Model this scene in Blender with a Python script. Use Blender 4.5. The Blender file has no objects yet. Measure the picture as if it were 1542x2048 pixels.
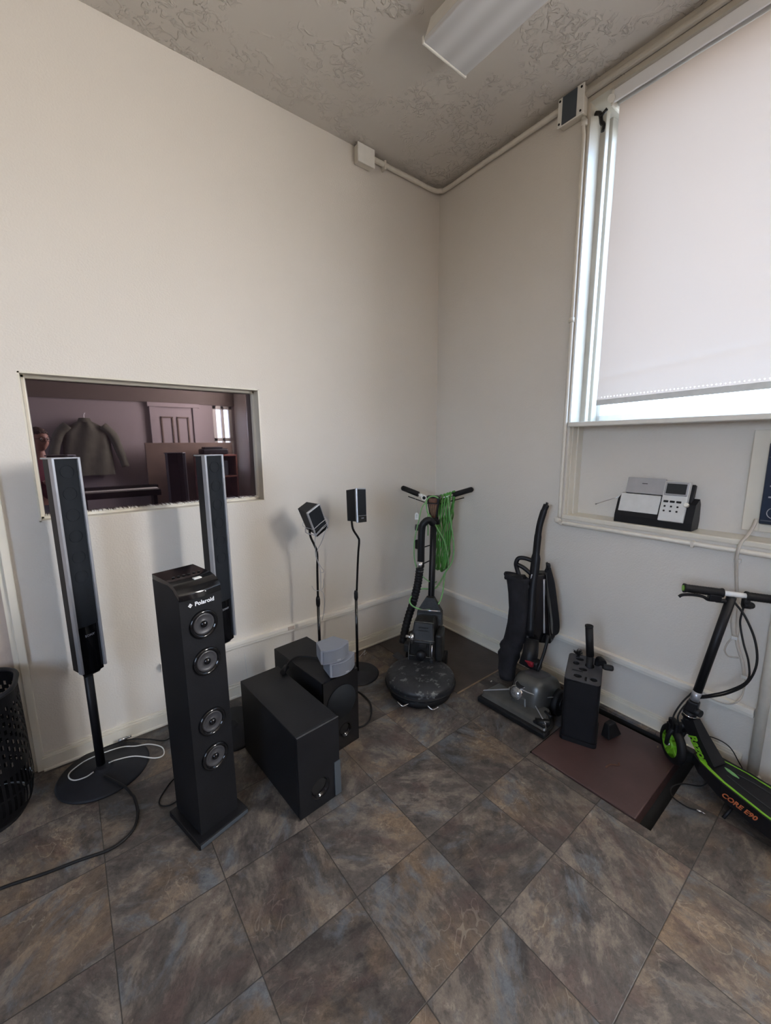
import bpy, bmesh, math, random
from mathutils import Vector, Matrix, noise
random.seed(7)
PI = math.pi
R = math.radians
scene = bpy.context.scene
C = scene.collection

# ------------------------------------------------------------------ camera, world, light, exposure
cam_data = bpy.data.cameras.new('camera')
cam = bpy.data.objects.new('camera', cam_data)
C.objects.link(cam)
cam.location = (-2.22689, -2.20160, 1.42)
_yaw, _pit, _rol = R(38.227), R(-9.631), R(-0.444)
_F = Vector((math.cos(_pit) * math.sin(_yaw), math.cos(_pit) * math.cos(_yaw), math.sin(_pit)))
_R0 = Vector((math.cos(_yaw), -math.sin(_yaw), 0)); _U0 = _R0.cross(_F)
_Rt = _R0 * math.cos(_rol) + _U0 * math.sin(_rol); _Up = -_R0 * math.sin(_rol) + _U0 * math.cos(_rol)
cam.rotation_euler = Matrix((_Rt, _Up, -_F)).transposed().to_euler()
cam_data.sensor_fit = 'VERTICAL'
cam_data.sensor_height = 24
cam_data.lens = 24 * 813.0 / 2048
cam_data.clip_start = 0.02
scene.camera = cam
scene.view_settings.view_transform = 'Standard'
scene.view_settings.look = 'None'
scene.view_settings.gamma = 1
scene.view_settings.use_curve_mapping = False
scene.view_settings.exposure = 0.85
scene.cycles.use_denoising = True
scene.cycles.max_bounces = 10
scene.cycles.diffuse_bounces = 6
scene.cycles.transparent_max_bounces = 8
scene.cycles.sample_clamp_indirect = 6

world = bpy.data.worlds.new('world'); scene.world = world; world.use_nodes = True
wn = world.node_tree; wn.nodes.clear()
wo = wn.nodes.new('ShaderNodeOutputWorld'); wb = wn.nodes.new('ShaderNodeBackground')
tc = wn.nodes.new('ShaderNodeTexCoord'); sx = wn.nodes.new('ShaderNodeSeparateXYZ')
mr = wn.nodes.new('ShaderNodeMapRange'); mr.inputs[1].default_value = -1; mr.inputs[2].default_value = 1
rp_ = wn.nodes.new('ShaderNodeValToRGB')            # ground, hazy horizon, bluer zenith
for k_, (pos_, c_) in enumerate(((0.0, (.10, .095, .085)), (1.0, (.24, .40, .62)), (.47, (.12, .115, .10)), (.53, (.66, .83, 1.08)), (.66, (.48, .70, 1.05)))):
    e_ = rp_.color_ramp.elements[k_] if k_ < 2 else rp_.color_ramp.elements.new(pos_)
    e_.color = (*c_, 1)
wb.inputs[1].default_value = 8.5
wn.links.new(tc.outputs['Generated'], sx.inputs[0]); wn.links.new(sx.outputs[2], mr.inputs[0])
wn.links.new(mr.outputs[0], rp_.inputs[0]); wn.links.new(rp_.outputs[0], wb.inputs[0]); wn.links.new(wb.outputs[0], wo.inputs[0])

RWA = R(-1.5)                                   # the window wall stands 1.5 degrees off square
RW = Matrix.Rotation(RWA, 4, 'Z')

def area(name, loc, target, sx_, sy_, power, col, portal=False):
    d = bpy.data.lights.new(name, 'AREA'); d.shape = 'RECTANGLE'; d.size = sx_; d.size_y = sy_
    d.energy = power; d.color = col
    o = bpy.data.objects.new(name, d); C.objects.link(o); o.location = loc
    o.rotation_euler = (Vector(target) - Vector(loc)).to_track_quat('-Z', 'Y').to_euler()
    if portal: d.cycles.is_portal = True
    return o
# daylight entering by the shaded window and the rear window; side and far lights are added fill
area('window_portal', RW @ Vector((0.30, -1.83, 2.3)), RW @ Vector((-1, -1.83, 2.3)), 1.60, 1.62, 1, (1, 1, 1), True)
area('fill_light_side', RW @ Vector((0.12, -3.15, 2.12)), RW @ Vector((-2, -3.15, 2.05)), 0.74, 1.3, 126, (1.0, 0.96, 0.915))  # main fill, added at an opening kept out of the pane's reflection
area('daylight_rear_window', (-0.28, -4.09, 1.5), (-0.28, 0, 1.5), 0.26, 0.92, 1.6, (0.92, 0.96, 1.0))
area('fill_light_far', (-4.86, -2.9, 1.9), (0, -2.9, 1.7), 1.3, 1.5, 8, (1.0, 0.87, 0.72))  # weak warm fill, added behind an unseen window

# ------------------------------------------------------------------ materials
def mat(name, col, rough=0.6, metal=0.0, var=0.08, scale=8.0, bump=0.0, bscale=80.0, spec=0.5, coat=0.0):
    m = bpy.data.materials.new(name); m.use_nodes = True
    nt = m.node_tree; b = nt.nodes['Principled BSDF']
    b.inputs['Roughness'].default_value = rough; b.inputs['Metallic'].default_value = metal
    b.inputs['Specular IOR Level'].default_value = spec
    b.inputs['Coat Weight'].default_value = coat
    co = nt.nodes.new('ShaderNodeTexCoord')
    n = nt.nodes.new('ShaderNodeTexNoise'); n.inputs['Scale'].default_value = scale; n.inputs['Detail'].default_value = 5
    nt.links.new(co.outputs['Object'], n.inputs['Vector'])
    r = nt.nodes.new('ShaderNodeMapRange'); r.inputs[1].default_value = .3; r.inputs[2].default_value = .7
    r.inputs[3].default_value = 1 - var; r.inputs[4].default_value = 1 + var
    nt.links.new(n.outputs['Fac'], r.inputs[0])
    v = nt.nodes.new('ShaderNodeVectorMath'); v.operation = 'SCALE'; v.inputs[0].default_value = col[:3]
    nt.links.new(r.outputs[0], v.inputs['Scale']); nt.links.new(v.outputs[0], b.inputs['Base Color'])
    if bump:
        n2 = nt.nodes.new('ShaderNodeTexNoise'); n2.inputs['Scale'].default_value = bscale; n2.inputs['Detail'].default_value = 3
        nt.links.new(co.outputs['Object'], n2.inputs['Vector'])
        bp = nt.nodes.new('ShaderNodeBump'); bp.inputs['Strength'].default_value = bump; bp.inputs['Distance'].default_value = 0.004
        nt.links.new(n2.outputs['Fac'], bp.inputs['Height']); nt.links.new(bp.outputs[0], b.inputs['Normal'])
    return m

def srgb(r, g, b):
    f = lambda c: (c / 255 / 12.92) if c <= 10 else ((c / 255 + .055) / 1.055) ** 2.4
    return (f(r), f(g), f(b))

M_wall = mat('cream_wall_paint', (0.645, 0.605, 0.545), 0.48, var=.02, scale=1.5, bump=.35, bscale=130)
M_trim = mat('cream_gloss_trim', (0.66, 0.62, 0.53), 0.32, var=.03, scale=10, bump=.04, bscale=30)
M_white = mat('white_gloss_paint', (0.74, 0.72, 0.66), 0.3, var=.04, scale=20)
M_brightwhite = mat('bright_white_metal', (0.82, 0.83, 0.85), 0.25, var=.02)
M_race = mat('raceway_paint', (0.76, 0.725, 0.65), 0.35, var=.03, scale=10)
M_jamb = mat('aged_cream_paint', (0.46, 0.42, 0.35), 0.4, var=.05, scale=12)
M_silvergrille = mat('silver_mesh_grille', (0.13, 0.14, 0.165), 0.5, var=.08, scale=12, bump=.3, bscale=900)
M_conduit = mat('painted_conduit', (0.64, 0.60, 0.52), 0.35, var=.05, scale=30)
M_door = mat('pinkish_door_veneer', (0.50, 0.42, 0.36), 0.5, var=.10, scale=5, bump=.2, bscale=30)
M_black = mat('black_vinyl_wrap', (0.006, 0.0065, 0.0085), 0.50, var=.25, scale=9, bump=.15, bscale=300, spec=.28)
M_blackmat = mat('black_matte_plastic', (0.007, 0.0072, 0.009), 0.45, var=.2, scale=14, spec=.28)
M_blackgloss = mat('black_gloss_plastic', (0.004, 0.004, 0.005), 0.12, var=.2, scale=20)
M_cloth = mat('black_grille_cloth', (0.0075, 0.01, 0.014), 0.75, var=.3, scale=4, bump=.3, bscale=900, spec=.28)
M_rubber = mat('black_rubber', (0.007, 0.007, 0.008), 0.6, var=.2, scale=20, spec=.28)
M_silver = mat('silver_plastic', (0.42, 0.43, 0.46), 0.32, metal=.55, var=.06, scale=20)
M_silverbox = mat('pale_silver_cabinet', (0.20, 0.212, 0.245), 0.42, metal=.15, var=.04, scale=12, bump=.2, bscale=700)
M_steel = mat('brushed_steel', (0.55, 0.55, 0.56), 0.25, metal=.9, var=.08, scale=30)
M_chrome = mat('chrome', (0.75, 0.75, 0.77), 0.1, metal=1, var=.02)
M_disc = mat('charcoal_stand_base', (0.013, 0.014, 0.018), 0.55, var=.15, scale=12, bump=.2, bscale=300, spec=.28)
M_cone = mat('grey_cone', (0.04, 0.04, 0.045), 0.45, var=.2, scale=30)
M_cone2 = mat('worn_bare_metal', (0.11, 0.11, 0.105), 0.5, metal=.3, var=.5, scale=40)
M_bluegrey = mat('bluegrey_plate', (0.052, 0.064, 0.078), 0.4, var=.08)
M_letter = mat('white_lettering', (0.75, 0.76, 0.78), 0.5, var=.02)
M_letterdim = mat('dim_lettering', (0.30, 0.31, 0.34), 0.5, var=.02)
M_green = mat('lime_green', (0.17, 0.42, 0.02), 0.4, var=.1, scale=25)
M_rope = mat('green_cord_jacket', (0.070, 0.27, 0.045), 0.5, var=.2, scale=30)
M_palegreen = mat('faded_green_cord', (0.16, 0.36, 0.13), 0.5, var=.15, scale=30)
M_orange = mat('orange_lettering', (0.48, 0.13, 0.05), 0.5, var=.2, scale=40)
M_grime = mat('scuffed_black_metal', (0.013, 0.013, 0.013), 0.5, var=.5, scale=14, bump=.5, bscale=60, spec=.28)
M_maroon = mat('maroon_panel_paint', (0.058, 0.031, 0.029), 0.42, var=.2, scale=6, bump=.3, bscale=30)
M_brownmat = mat('dark_brown_board', (0.048, 0.036, 0.030), 0.55, var=.25, scale=7, bump=.3, bscale=50)
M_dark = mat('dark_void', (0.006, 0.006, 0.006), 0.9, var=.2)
M_whitecord = mat('white_wire', (0.62, 0.62, 0.60), 0.4, var=.05)
M_greycord = mat('beige_cord', (0.50, 0.46, 0.40), 0.45, var=.08, scale=30)
M_wood = mat('tan_wood', (0.22, 0.15, 0.09), 0.5, var=.3, scale=18)
M_rust = mat('rusty_brown', (0.10, 0.04, 0.02), 0.6, var=.4, scale=40)
M_hood = mat('pewter_hood', (0.085, 0.086, 0.083), 0.34, metal=.45, var=.25, scale=9)
M_bag = mat('black_bag_fabric', (0.014, 0.014, 0.017), 0.85, var=.4, scale=16, bump=.8, bscale=22, spec=.28)
M_red = mat('dark_red_plastic', (0.20, 0.01, 0.02), 0.3, var=.1)
M_lens = mat('lamp_lens', (0.28, 0.29, 0.30), 0.12, metal=.6, var=.4, scale=120)
M_panelgrey = mat('pale_device_panel', (0.60, 0.60, 0.58), 0.4, var=.05, scale=30)
M_navy = mat('navy_gloss_panel', (0.012, 0.022, 0.045), 0.22, var=.15, scale=6)
M_screen = mat('dark_screen', (0.02, 0.025, 0.03), 0.15, var=.1)
M_khaki = mat('khaki_jacket_cloth', (0.11, 0.11, 0.08), 0.85, var=.2, scale=12, bump=.5, bscale=30)
M_brownp = mat('brown_partition', (0.17, 0.12, 0.09), 0.55, var=.15, scale=8)
M_redshelf = mat('red_brown_shelf', (0.22, 0.09, 0.07), 0.5, var=.15, scale=8)
M_farwall = mat('brown_far_wall', (0.24, 0.20, 0.17), 0.6, var=.03, scale=2)
M_soffit = mat('taupe_upper_wall', (0.16, 0.13, 0.11), 0.6, var=.05, scale=2)
M_pinkwall = mat('pale_rear_wall', (0.38, 0.33, 0.33), 0.6, var=.03, scale=2)
M_paper = mat('paper', (0.72, 0.72, 0.70), 0.7, var=.05)
M_maroonshirt = mat('maroon_shirt_cloth', (0.16, 0.03, 0.05), 0.8, var=.2, scale=14)
M_jeans = mat('dark_trousers', (0.03, 0.035, 0.05), 0.85, var=.2, scale=20)
M_skin = mat('skin', (0.50, 0.27, 0.20), 0.5, var=.1, scale=14)
M_hair = mat('brown_grey_hair', (0.07, 0.045, 0.03), 0.7, var=.4, scale=60, bump=.8, bscale=90)

def diffuser_mat():
    m = mat('prismatic_diffuser', (0.66, 0.66, 0.65), 0.3, var=.02)
    nt = m.node_tree; b = nt.nodes['Principled BSDF']
    co = nt.nodes.new('ShaderNodeTexCoord'); w = nt.nodes.new('ShaderNodeTexWave')
    w.bands_direction = 'X'; w.inputs['Scale'].default_value = 3.2
    nt.links.new(co.outputs['Object'], w.inputs['Vector'])
    r = nt.nodes.new('ShaderNodeMapRange'); r.inputs[3].default_value = 0.50; r.inputs[4].default_value = 0.62
    nt.links.new(w.outputs['Fac'], r.inputs[0])
    cc = nt.nodes.new('ShaderNodeCombineColor')
    for i in range(3): nt.links.new(r.outputs[0], cc.inputs[i])
    nt.links.new(cc.outputs[0], b.inputs['Base Color'])
    return m
M_diff = diffuser_mat()

def floor_mat():
    m = bpy.data.materials.new('slate_look_vinyl_tiles'); m.use_nodes = True
    nt = m.node_tree; N = nt.nodes; L = nt.links; b = N['Principled BSDF']
    def new(t, **k):
        n = N.new(t)
        for a, v in k.items(): setattr(n, a, v)
        return n
    def mth(op, a, bb=None, c=None):
        n = new('ShaderNodeMath', operation=op)
        for i, v in enumerate((a, bb, c)):
            if v is None: continue
            if isinstance(v, (int, float)): n.inputs[i].default_value = v
            else: L.new(v, n.inputs[i])
        return n.outputs[0]
    co = new('ShaderNodeTexCoord'); s = new('ShaderNodeSeparateXYZ'); L.new(co.outputs['Object'], s.inputs[0])
    u = mth('DIVIDE', mth('ADD', s.outputs[0], 1.645), 0.309)
    v = mth('DIVIDE', mth('ADD', s.outputs[1], 1.301), 0.316)
    iu, iv = mth('FLOOR', u), mth('FLOOR', v); fu, fv = mth('FRACT', u), mth('FRACT', v)
    cell = new('ShaderNodeCombineXYZ'); L.new(iu, cell.inputs[0]); L.new(iv, cell.inputs[1])
    wn_ = new('ShaderNodeTexWhiteNoise', noise_dimensions='3D'); L.new(cell.outputs[0], wn_.inputs['Vector'])
    off = new('ShaderNodeVectorMath', operation='SCALE'); L.new(wn_.outputs['Color'], off.inputs[0]); off.inputs['Scale'].default_value = 37.0
    # every tile has its own piece of stone, turned by a quarter or so
    rot = new('ShaderNodeVectorRotate', rotation_type='Z_AXIS'); L.new(co.outputs['Object'], rot.inputs['Vector'])
    L.new(mth('MULTIPLY', wn_.outputs['Value'], 6.28), rot.inputs['Angle'])
    p = new('ShaderNodeVectorMath', operation='ADD'); L.new(rot.outputs[0], p.inputs[0]); L.new(off.outputs[0], p.inputs[1])
    st = new('ShaderNodeVectorMath', operation='MULTIPLY'); L.new(p.outputs[0], st.inputs[0]); st.inputs[1].default_value = (1, 1.7, 1)
    def nz(scale, det, rg, vec, dist=0.0):
        n = new('ShaderNodeTexNoise'); n.inputs['Scale'].default_value = scale; n.inputs['Detail'].default_value = det
        n.inputs['Roughness'].default_value = rg; n.inputs['Distortion'].default_value = dist; L.new(vec, n.inputs['Vector']); return n
    n1 = nz(6.0, 12, .74, st.outputs[0], .25)
    n2 = nz(3.0, 8, .66, p.outputs[0], .4)
    n3 = nz(38, 12, .80, p.outputs[0], .4)
    n4 = nz(4.0, 9, .68, st.outputs[0], .5)
    ramp = new('ShaderNodeValToRGB'); e = ramp.color_ramp.elements
    e[0].position = .26; e[0].color = (0.022, 0.020, 0.020, 1); e[1].position = .74; e[1].color = (0.21, 0.185, 0.165, 1)
    for pos, c_ in ((.42, (0.044, 0.039, 0.037)), (.50, (0.072, 0.064, 0.059)), (.58, (0.115, 0.098, 0.084))):
        k = ramp.color_ramp.elements.new(pos); k.color = (*c_, 1)
    L.new(n1.outputs['Fac'], ramp.inputs[0])
    def mixc(f, a, c2, blend='MIX'):
        x = new('ShaderNodeMix', data_type='RGBA', blend_type=blend)
        if isinstance(f, float): x.inputs[0].default_value = f
        else: L.new(f, x.inputs[0])
        L.new(a, x.inputs[6])
        if isinstance(c2, tuple): x.inputs[7].default_value = (*c2, 1)
        else: L.new(c2, x.inputs[7])
        return x.outputs[2]
    def mr_(src, a, b_, c_=0., d=1.):
        r = new('ShaderNodeMapRange'); L.new(src, r.inputs[0])
        for i, t in enumerate((a, b_, c_, d)): r.inputs[i + 1].default_value = t
        return r.outputs[0]
    col = mixc(mr_(n2.outputs['Fac'], .50, .64, 0, .62), ramp.outputs[0], (0.160, 0.112, 0.072))       # tan
    col = mixc(mr_(n4.outputs['Fac'], .54, .64, 0, .75), col, (0.088, 0.102, 0.120))                    # blue grey
    col = mixc(mr_(n4.outputs['Fac'], .47, .36, 0, .75), col, (0.058, 0.040, 0.038))                   # plum brown
    col = mixc(mr_(n3.outputs['Fac'], .36, .66, 0, 1.), col, mixc(1.0, col, (1.75, 1.7, 1.65), 'MULTIPLY'))
    vr = new('ShaderNodeTexNoise'); vr.inputs['Scale'].default_value = 4.5; vr.inputs['Detail'].default_value = 4; vr.inputs['Distortion'].default_value = 1.2
    L.new(p.outputs[0], vr.inputs['Vector'])
    strata = mth('ABSOLUTE', mth('SUBTRACT', mth('FRACT', mth('MULTIPLY', n1.outputs['Fac'], 9.0)), .5))
    col = mixc(mr_(strata, .10, .0, 0, .55), col, mixc(1.0, col, (.38, .36, .35), 'MULTIPLY'))
    col = mixc(mth('MULTIPLY', mr_(strata, .44, .5, 0, .55), mr_(n2.outputs['Fac'], .45, .60)), col, mixc(1.0, col, (2.1, 2.0, 1.9), 'MULTIPLY'))
    vein = mth('LESS_THAN', mth('ABSOLUTE', mth('SUBTRACT', vr.outputs['Fac'], .5)), .0035)
    col = mixc(mth('MULTIPLY', vein, mr_(n2.outputs['Fac'], .45, .6, 0, .6)), col, (0.26, 0.22, 0.18))
    # small tone differences between tiles
    tone = mr_(wn_.outputs['Value'], 0, 1, .68, .98)
    sc_ = new('ShaderNodeVectorMath', operation='SCALE'); L.new(col, sc_.inputs[0]); L.new(tone, sc_.inputs['Scale'])
    edge = mth('MINIMUM', mth('MINIMUM', fu, mth('SUBTRACT', 1, fu)), mth('MINIMUM', fv, mth('SUBTRACT', 1, fv)))
    seam = mth('MULTIPLY', mr_(edge, .002, .007, 1, 0), .8)
    col = mixc(seam, sc_.outputs[0], (0.018, 0.017, 0.016))
    L.new(col, b.inputs['Base Color'])
    L.new(mr_(n3.outputs['Fac'], .3, .7, .40, .58), b.inputs['Roughness'])
    b.inputs['Specular IOR Level'].default_value = 0.38
    bp = new('ShaderNodeBump'); bp.inputs['Strength'].default_value = .35; bp.inputs['Distance'].default_value = .003
    h = mth('SUBTRACT', mth('ADD', mth('MULTIPLY', n1.outputs['Fac'], .8), mth('MULTIPLY', n3.outputs['Fac'], .35)), seam)
    L.new(h, bp.inputs['Height']); L.new(bp.outputs[0], b.inputs['Normal'])
    return m
M_floor = floor_mat()

def ceiling_mat():
    m = bpy.data.materials.new('trowelled_ceiling_plaster'); m.use_nodes = True
    nt = m.node_tree; N = nt.nodes; L = nt.links; b = N['Principled BSDF']
    b.inputs['Base Color'].default_value = (0.56, 0.525, 0.475, 1); b.inputs['Roughness'].default_value = .5
    co = N.new('ShaderNodeTexCoord')
    a = N.new('ShaderNodeTexNoise'); a.inputs['Scale'].default_value = 24; a.inputs['Detail'].default_value = 4; a.inputs['Distortion'].default_value = 1.2
    c = N.new('ShaderNodeTexNoise'); c.inputs['Scale'].default_value = 5; c.inputs['Detail'].default_value = 2
    for n in (a, c): L.new(co.outputs['Object'], n.inputs['Vector'])
    r = N.new('ShaderNodeMapRange'); r.inputs[1].default_value = .50; r.inputs[2].default_value = .60; L.new(a.outputs['Fac'], r.inputs[0])
    r2 = N.new('ShaderNodeMapRange'); r2.inputs[1].default_value = .44; r2.inputs[2].default_value = .56; L.new(c.outputs['Fac'], r2.inputs[0])
    mm = N.new('ShaderNodeMath'); mm.operation = 'MULTIPLY'; L.new(r.outputs[0], mm.inputs[0]); L.new(r2.outputs[0], mm.inputs[1])
    bp = N.new('ShaderNodeBump'); bp.inputs['Strength'].default_value = .9; bp.inputs['Distance'].default_value = .006
    L.new(mm.outputs[0], bp.inputs['Height']); L.new(bp.outputs[0], b.inputs['Normal'])
    return m
M_ceil = ceiling_mat()

def shade_mat():
    m = bpy.data.materials.new('white_roller_shade_cloth'); m.use_nodes = True
    nt = m.node_tree; N = nt.nodes; L = nt.links; N.remove(N['Principled BSDF']); out = N['Material Output']
    d = N.new('ShaderNodeBsdfDiffuse'); d.inputs[0].default_value = (0.62, 0.60, 0.60, 1)
    t = N.new('ShaderNodeBsdfTranslucent'); t.inputs[0].default_value = (0.86, 0.64, 0.50, 1)
    mix = N.new('ShaderNodeMixShader'); mix.inputs[0].default_value = SHADE_T
    L.new(d.outputs[0], mix.inputs[1]); L.new(t.outputs[0], mix.inputs[2])
    # line of tiny perforations along the hem
    co = N.new('ShaderNodeTexCoord'); s = N.new('ShaderNodeSeparateXYZ'); L.new(co.outputs['UV'], s.inputs[0])
    def mth(op, a, bb=None):
        n = N.new('ShaderNodeMath'); n.operation = op
        for i, v in enumerate((a, bb)):
            if v is None: continue
            if isinstance(v, (int, float)): n.inputs[i].default_value = v
            else: L.new(v, n.inputs[i])
        return n.outputs[0]
    fx = mth('SUBTRACT', mth('FRACT', mth('DIVIDE', s.outputs[0], .0155)), .5)
    fx = mth('MULTIPLY', fx, .0155); fz = mth('SUBTRACT', s.outputs[1], .034)
    rr = mth('ADD', mth('MULTIPLY', fx, fx), mth('MULTIPLY', fz, fz))
    hole = mth('LESS_THAN', rr, .0022 ** 2)
    tr = N.new('ShaderNodeBsdfTransparent'); mh = N.new('ShaderNodeMixShader')
    L.new(hole, mh.inputs[0]); L.new(mix.outputs[0], mh.inputs[1]); L.new(tr.outputs[0], mh.inputs[2]); L.new(mh.outputs[0], out.inputs[0])
    return m
SHADE_T = 0.145
M_shade = shade_mat()

def glass_mats():
    m = bpy.data.materials.new('dark_tinted_glass'); m.use_nodes = True
    b = m.node_tree.nodes['Principled BSDF']
    b.inputs['Base Color'].default_value = (0.010, 0.006, 0.008, 1); b.inputs['Roughness'].default_value = 0.015
    b.inputs['IOR'].default_value = 2.3; b.inputs['Specular Tint'].default_value = (1, .86, .93, 1)
    w = bpy.data.materials.new('clear_window_glass'); w.use_nodes = True
    nt = w.node_tree; nt.nodes.remove(nt.nodes['Principled BSDF'])
    t = nt.nodes.new('ShaderNodeBsdfTransparent'); g = nt.nodes.new('ShaderNodeBsdfGlossy'); g.inputs['Roughness'].default_value = .02
    x = nt.nodes.new('ShaderNodeMixShader'); x.inputs[0].default_value = .06
    nt.links.new(t.outputs[0], x.inputs[1]); nt.links.new(g.outputs[0], x.inputs[2]); nt.links.new(x.outputs[0], nt.nodes['Material Output'].inputs[0])
    e = bpy.data.materials.new('spectacle_lens'); e.use_nodes = True
    e.node_tree.nodes['Principled BSDF'].inputs['Base Color'].default_value = (.1, .09, .09, 1)
    e.node_tree.nodes['Principled BSDF'].inputs['Roughness'].default_value = .05
    return m, w, e
M_tint, M_glass, M_specs = glass_mats()

def scuff_mat():
    m = mat('scuffed_bumper_metal', (0.020, 0.021, 0.024), 0.45, var=.3, scale=10, bump=.4, bscale=40, spec=.3)
    nt = m.node_tree; b = nt.nodes['Principled BSDF']; src = b.inputs['Base Color'].links[0].from_socket
    co = nt.nodes.new('ShaderNodeTexCoord'); n = nt.nodes.new('ShaderNodeTexNoise'); n.inputs['Scale'].default_value = 26; n.inputs['Detail'].default_value = 9; n.inputs['Roughness'].default_value = .65
    nt.links.new(co.outputs['Object'], n.inputs['Vector'])
    r = nt.nodes.new('ShaderNodeMapRange'); r.inputs[1].default_value = .57; r.inputs[2].default_value = .63; nt.links.new(n.outputs['Fac'], r.inputs[0])
    x = nt.nodes.new('ShaderNodeMix'); x.data_type = 'RGBA'; x.inputs[7].default_value = (.12, .125, .125, 1)
    nt.links.new(r.outputs[0], x.inputs[0]); nt.links.new(src, x.inputs[6]); nt.links.new(x.outputs[2], b.inputs['Base Color'])
    return m
M_scuff = scuff_mat()

# ------------------------------------------------------------------ mesh builder
def catmull(pts, seg=6):
    P = [Vector(p) for p in pts]
    if len(P) < 3: return P
    out = []
    for i in range(len(P) - 1):
        p0 = P[i - 1] if i else P[i] * 2 - P[i + 1]
        p1, p2 = P[i], P[i + 1]
        p3 = P[i + 2] if i + 2 < len(P) else P[i + 1] * 2 - P[i]
        for k in range(seg):
            t = k / seg
            out.append(0.5 * ((2 * p1) + (p2 - p0) * t + (2 * p0 - 5 * p1 + 4 * p2 - p3) * t * t + (3 * p1 - p0 - 3 * p2 + p3) * t ** 3))
    out.append(P[-1]); return out

class MB:
    def __init__(s): s.bm = bmesh.new(); s.uv = None
    def _xf(s, geom, X):
        if X is not None: bmesh.ops.transform(s.bm, matrix=X, verts=geom)
    def box(s, lo, hi, bevel=0.0, X=None, seg=2):
        lo, hi = Vector(lo), Vector(hi)
        lo2 = Vector([min(a, b) for a, b in zip(lo, hi)]); hi2 = Vector([max(a, b) for a, b in zip(lo, hi)])
        r = bmesh.ops.create_cube(s.bm, size=1); vs = r['verts']
        for v in vs: v.co = Vector([(lo2[i] + hi2[i]) / 2 + v.co[i] * (hi2[i] - lo2[i]) for i in range(3)])
        if bevel:
            es = list({e for v in vs for e in v.link_edges})
            q = bmesh.ops.bevel(s.bm, geom=es, offset=bevel, segments=seg, affect='EDGES', profile=.5)
            vs = list({v for f in q['faces'] for v in f.verts} | {v for v in vs if v.is_valid})
            vs = list({w for v in vs for f in v.link_faces for w in f.verts})
        s._xf(vs, X); return s
    def hexa(s, pts, X=None, bevel=0.0):
        vs = [s.bm.verts.new(p) for p in pts]                 # 4 bottom then 4 top, same order
        for f in ((3, 2, 1, 0), (4, 5, 6, 7), (0, 1, 5, 4), (1, 2, 6, 5), (2, 3, 7, 6), (3, 0, 4, 7)): s.bm.faces.new([vs[i] for i in f])
        if bevel:
            es = list({e for v in vs for e in v.link_edges})
            bmesh.ops.bevel(s.bm, geom=es, offset=bevel, segments=2, affect='EDGES', profile=.5)
        elif X is not None: s._xf(vs, X)
        return s
    def ring(s, c, t, r, n, rx=None, ref=None):
        t = t.normalized(); a = (ref or Vector((0, 0, 1)))
        if abs(t.dot(a)) > .95: a = Vector((1, 0, 0))
        u = t.cross(a).normalized(); w = u.cross(t).normalized()
        return [s.bm.verts.new(c + u * (math.cos(2 * PI * k / n) * r) + w * (math.sin(2 * PI * k / n) * (rx or r))) for k in range(n)]
    def tube(s, pts, r, n=8, smooth=0, caps=True, rx=None, X=None, closed=False):
        P = catmull(pts, smooth) if smooth else [Vector(p) for p in pts]
        rr = r if callable(r) else (lambda t: r if not isinstance(r, (list, tuple)) else r[min(len(r) - 1, int(t * (len(r) - 1) + .5))])
        new = []; prev = None; first = None; up = None
        for i, p in enumerate(P):
            a = P[i - 1] if i else p; b = P[i + 1] if i < len(P) - 1 else p
            t = (b - a)
            if t.length < 1e-9: continue
            t.normalize()
            if up is None:
                up = Vector((0, 0, 1)) if abs(t.z) < .9 else Vector((1, 0, 0))
            u = t.cross(up)
            if u.length < 1e-4: u = t.cross(Vector((0, 1, 0)))
            u.normalize(); w = u.cross(t).normalized(); up = w
            q = rr(i / max(1, len(P) - 1)); qx = q if rx is None else q * rx
            ring = [s.bm.verts.new(p + u * (math.cos(2 * PI * k / n) * q) + w * (math.sin(2 * PI * k / n) * qx)) for k in range(n)]
            new += ring
            if prev:
                for k in range(n): 
                    f = s.bm.faces.new((prev[k], prev[(k + 1) % n], ring[(k + 1) % n], ring[k])); f.smooth = True
            else: first = ring
            prev = ring
        if caps and first and prev:
            s.bm.faces.new(list(reversed(first))); s.bm.faces.new(prev)
        s._xf(new, X); return s
    def cyl(s, a, b, r0, r1=None, n=20, X=None):
        r1 = r0 if r1 is None else r1
        return s.tube([a, b], [r0, r1], n=n, X=X)
    def lathe(s, prof, n=32, X=None, cap0=True, cap1=True, a0=0, a1=2 * PI):
        full = abs(a1 - a0 - 2 * PI) < 1e-6; new = []; prev = None; first = None
        m = n if full else n + 1
        for (r, z) in prof:
            ring = [s.bm.verts.new((r * math.cos(a0 + (a1 - a0) * k / n), r * math.sin(a0 + (a1 - a0) * k / n), z)) for k in range(m)]
            new += ring
            if prev:
                for k in range(n):
                    k2 = (k + 1) % m
                    f = s.bm.faces.new((prev[k], prev[k2], ring[k2], ring[k])); f.smooth = True
            else: first = ring
            prev = ring
        if cap0: s.bm.faces.new(list(reversed(first)))
        if cap1: s.bm.faces.new(prev)
        s._xf(new, X); return s
    def prism(s, poly, h, X=None, z0=0.0, smooth=False):
        a = [s.bm.verts.new((x, y, z0)) for x, y in poly]; b = [s.bm.verts.new((x, y, z0 + h)) for x, y in poly]
        n = len(poly)
        s.bm.faces.new(list(reversed(a))); s.bm.faces.new(b)
        for k in range(n):
            f = s.bm.faces.new((a[k], a[(k + 1) % n], b[(k + 1) % n], b[k])); f.smooth = smooth
        s._xf(a + b, X); return s
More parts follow.
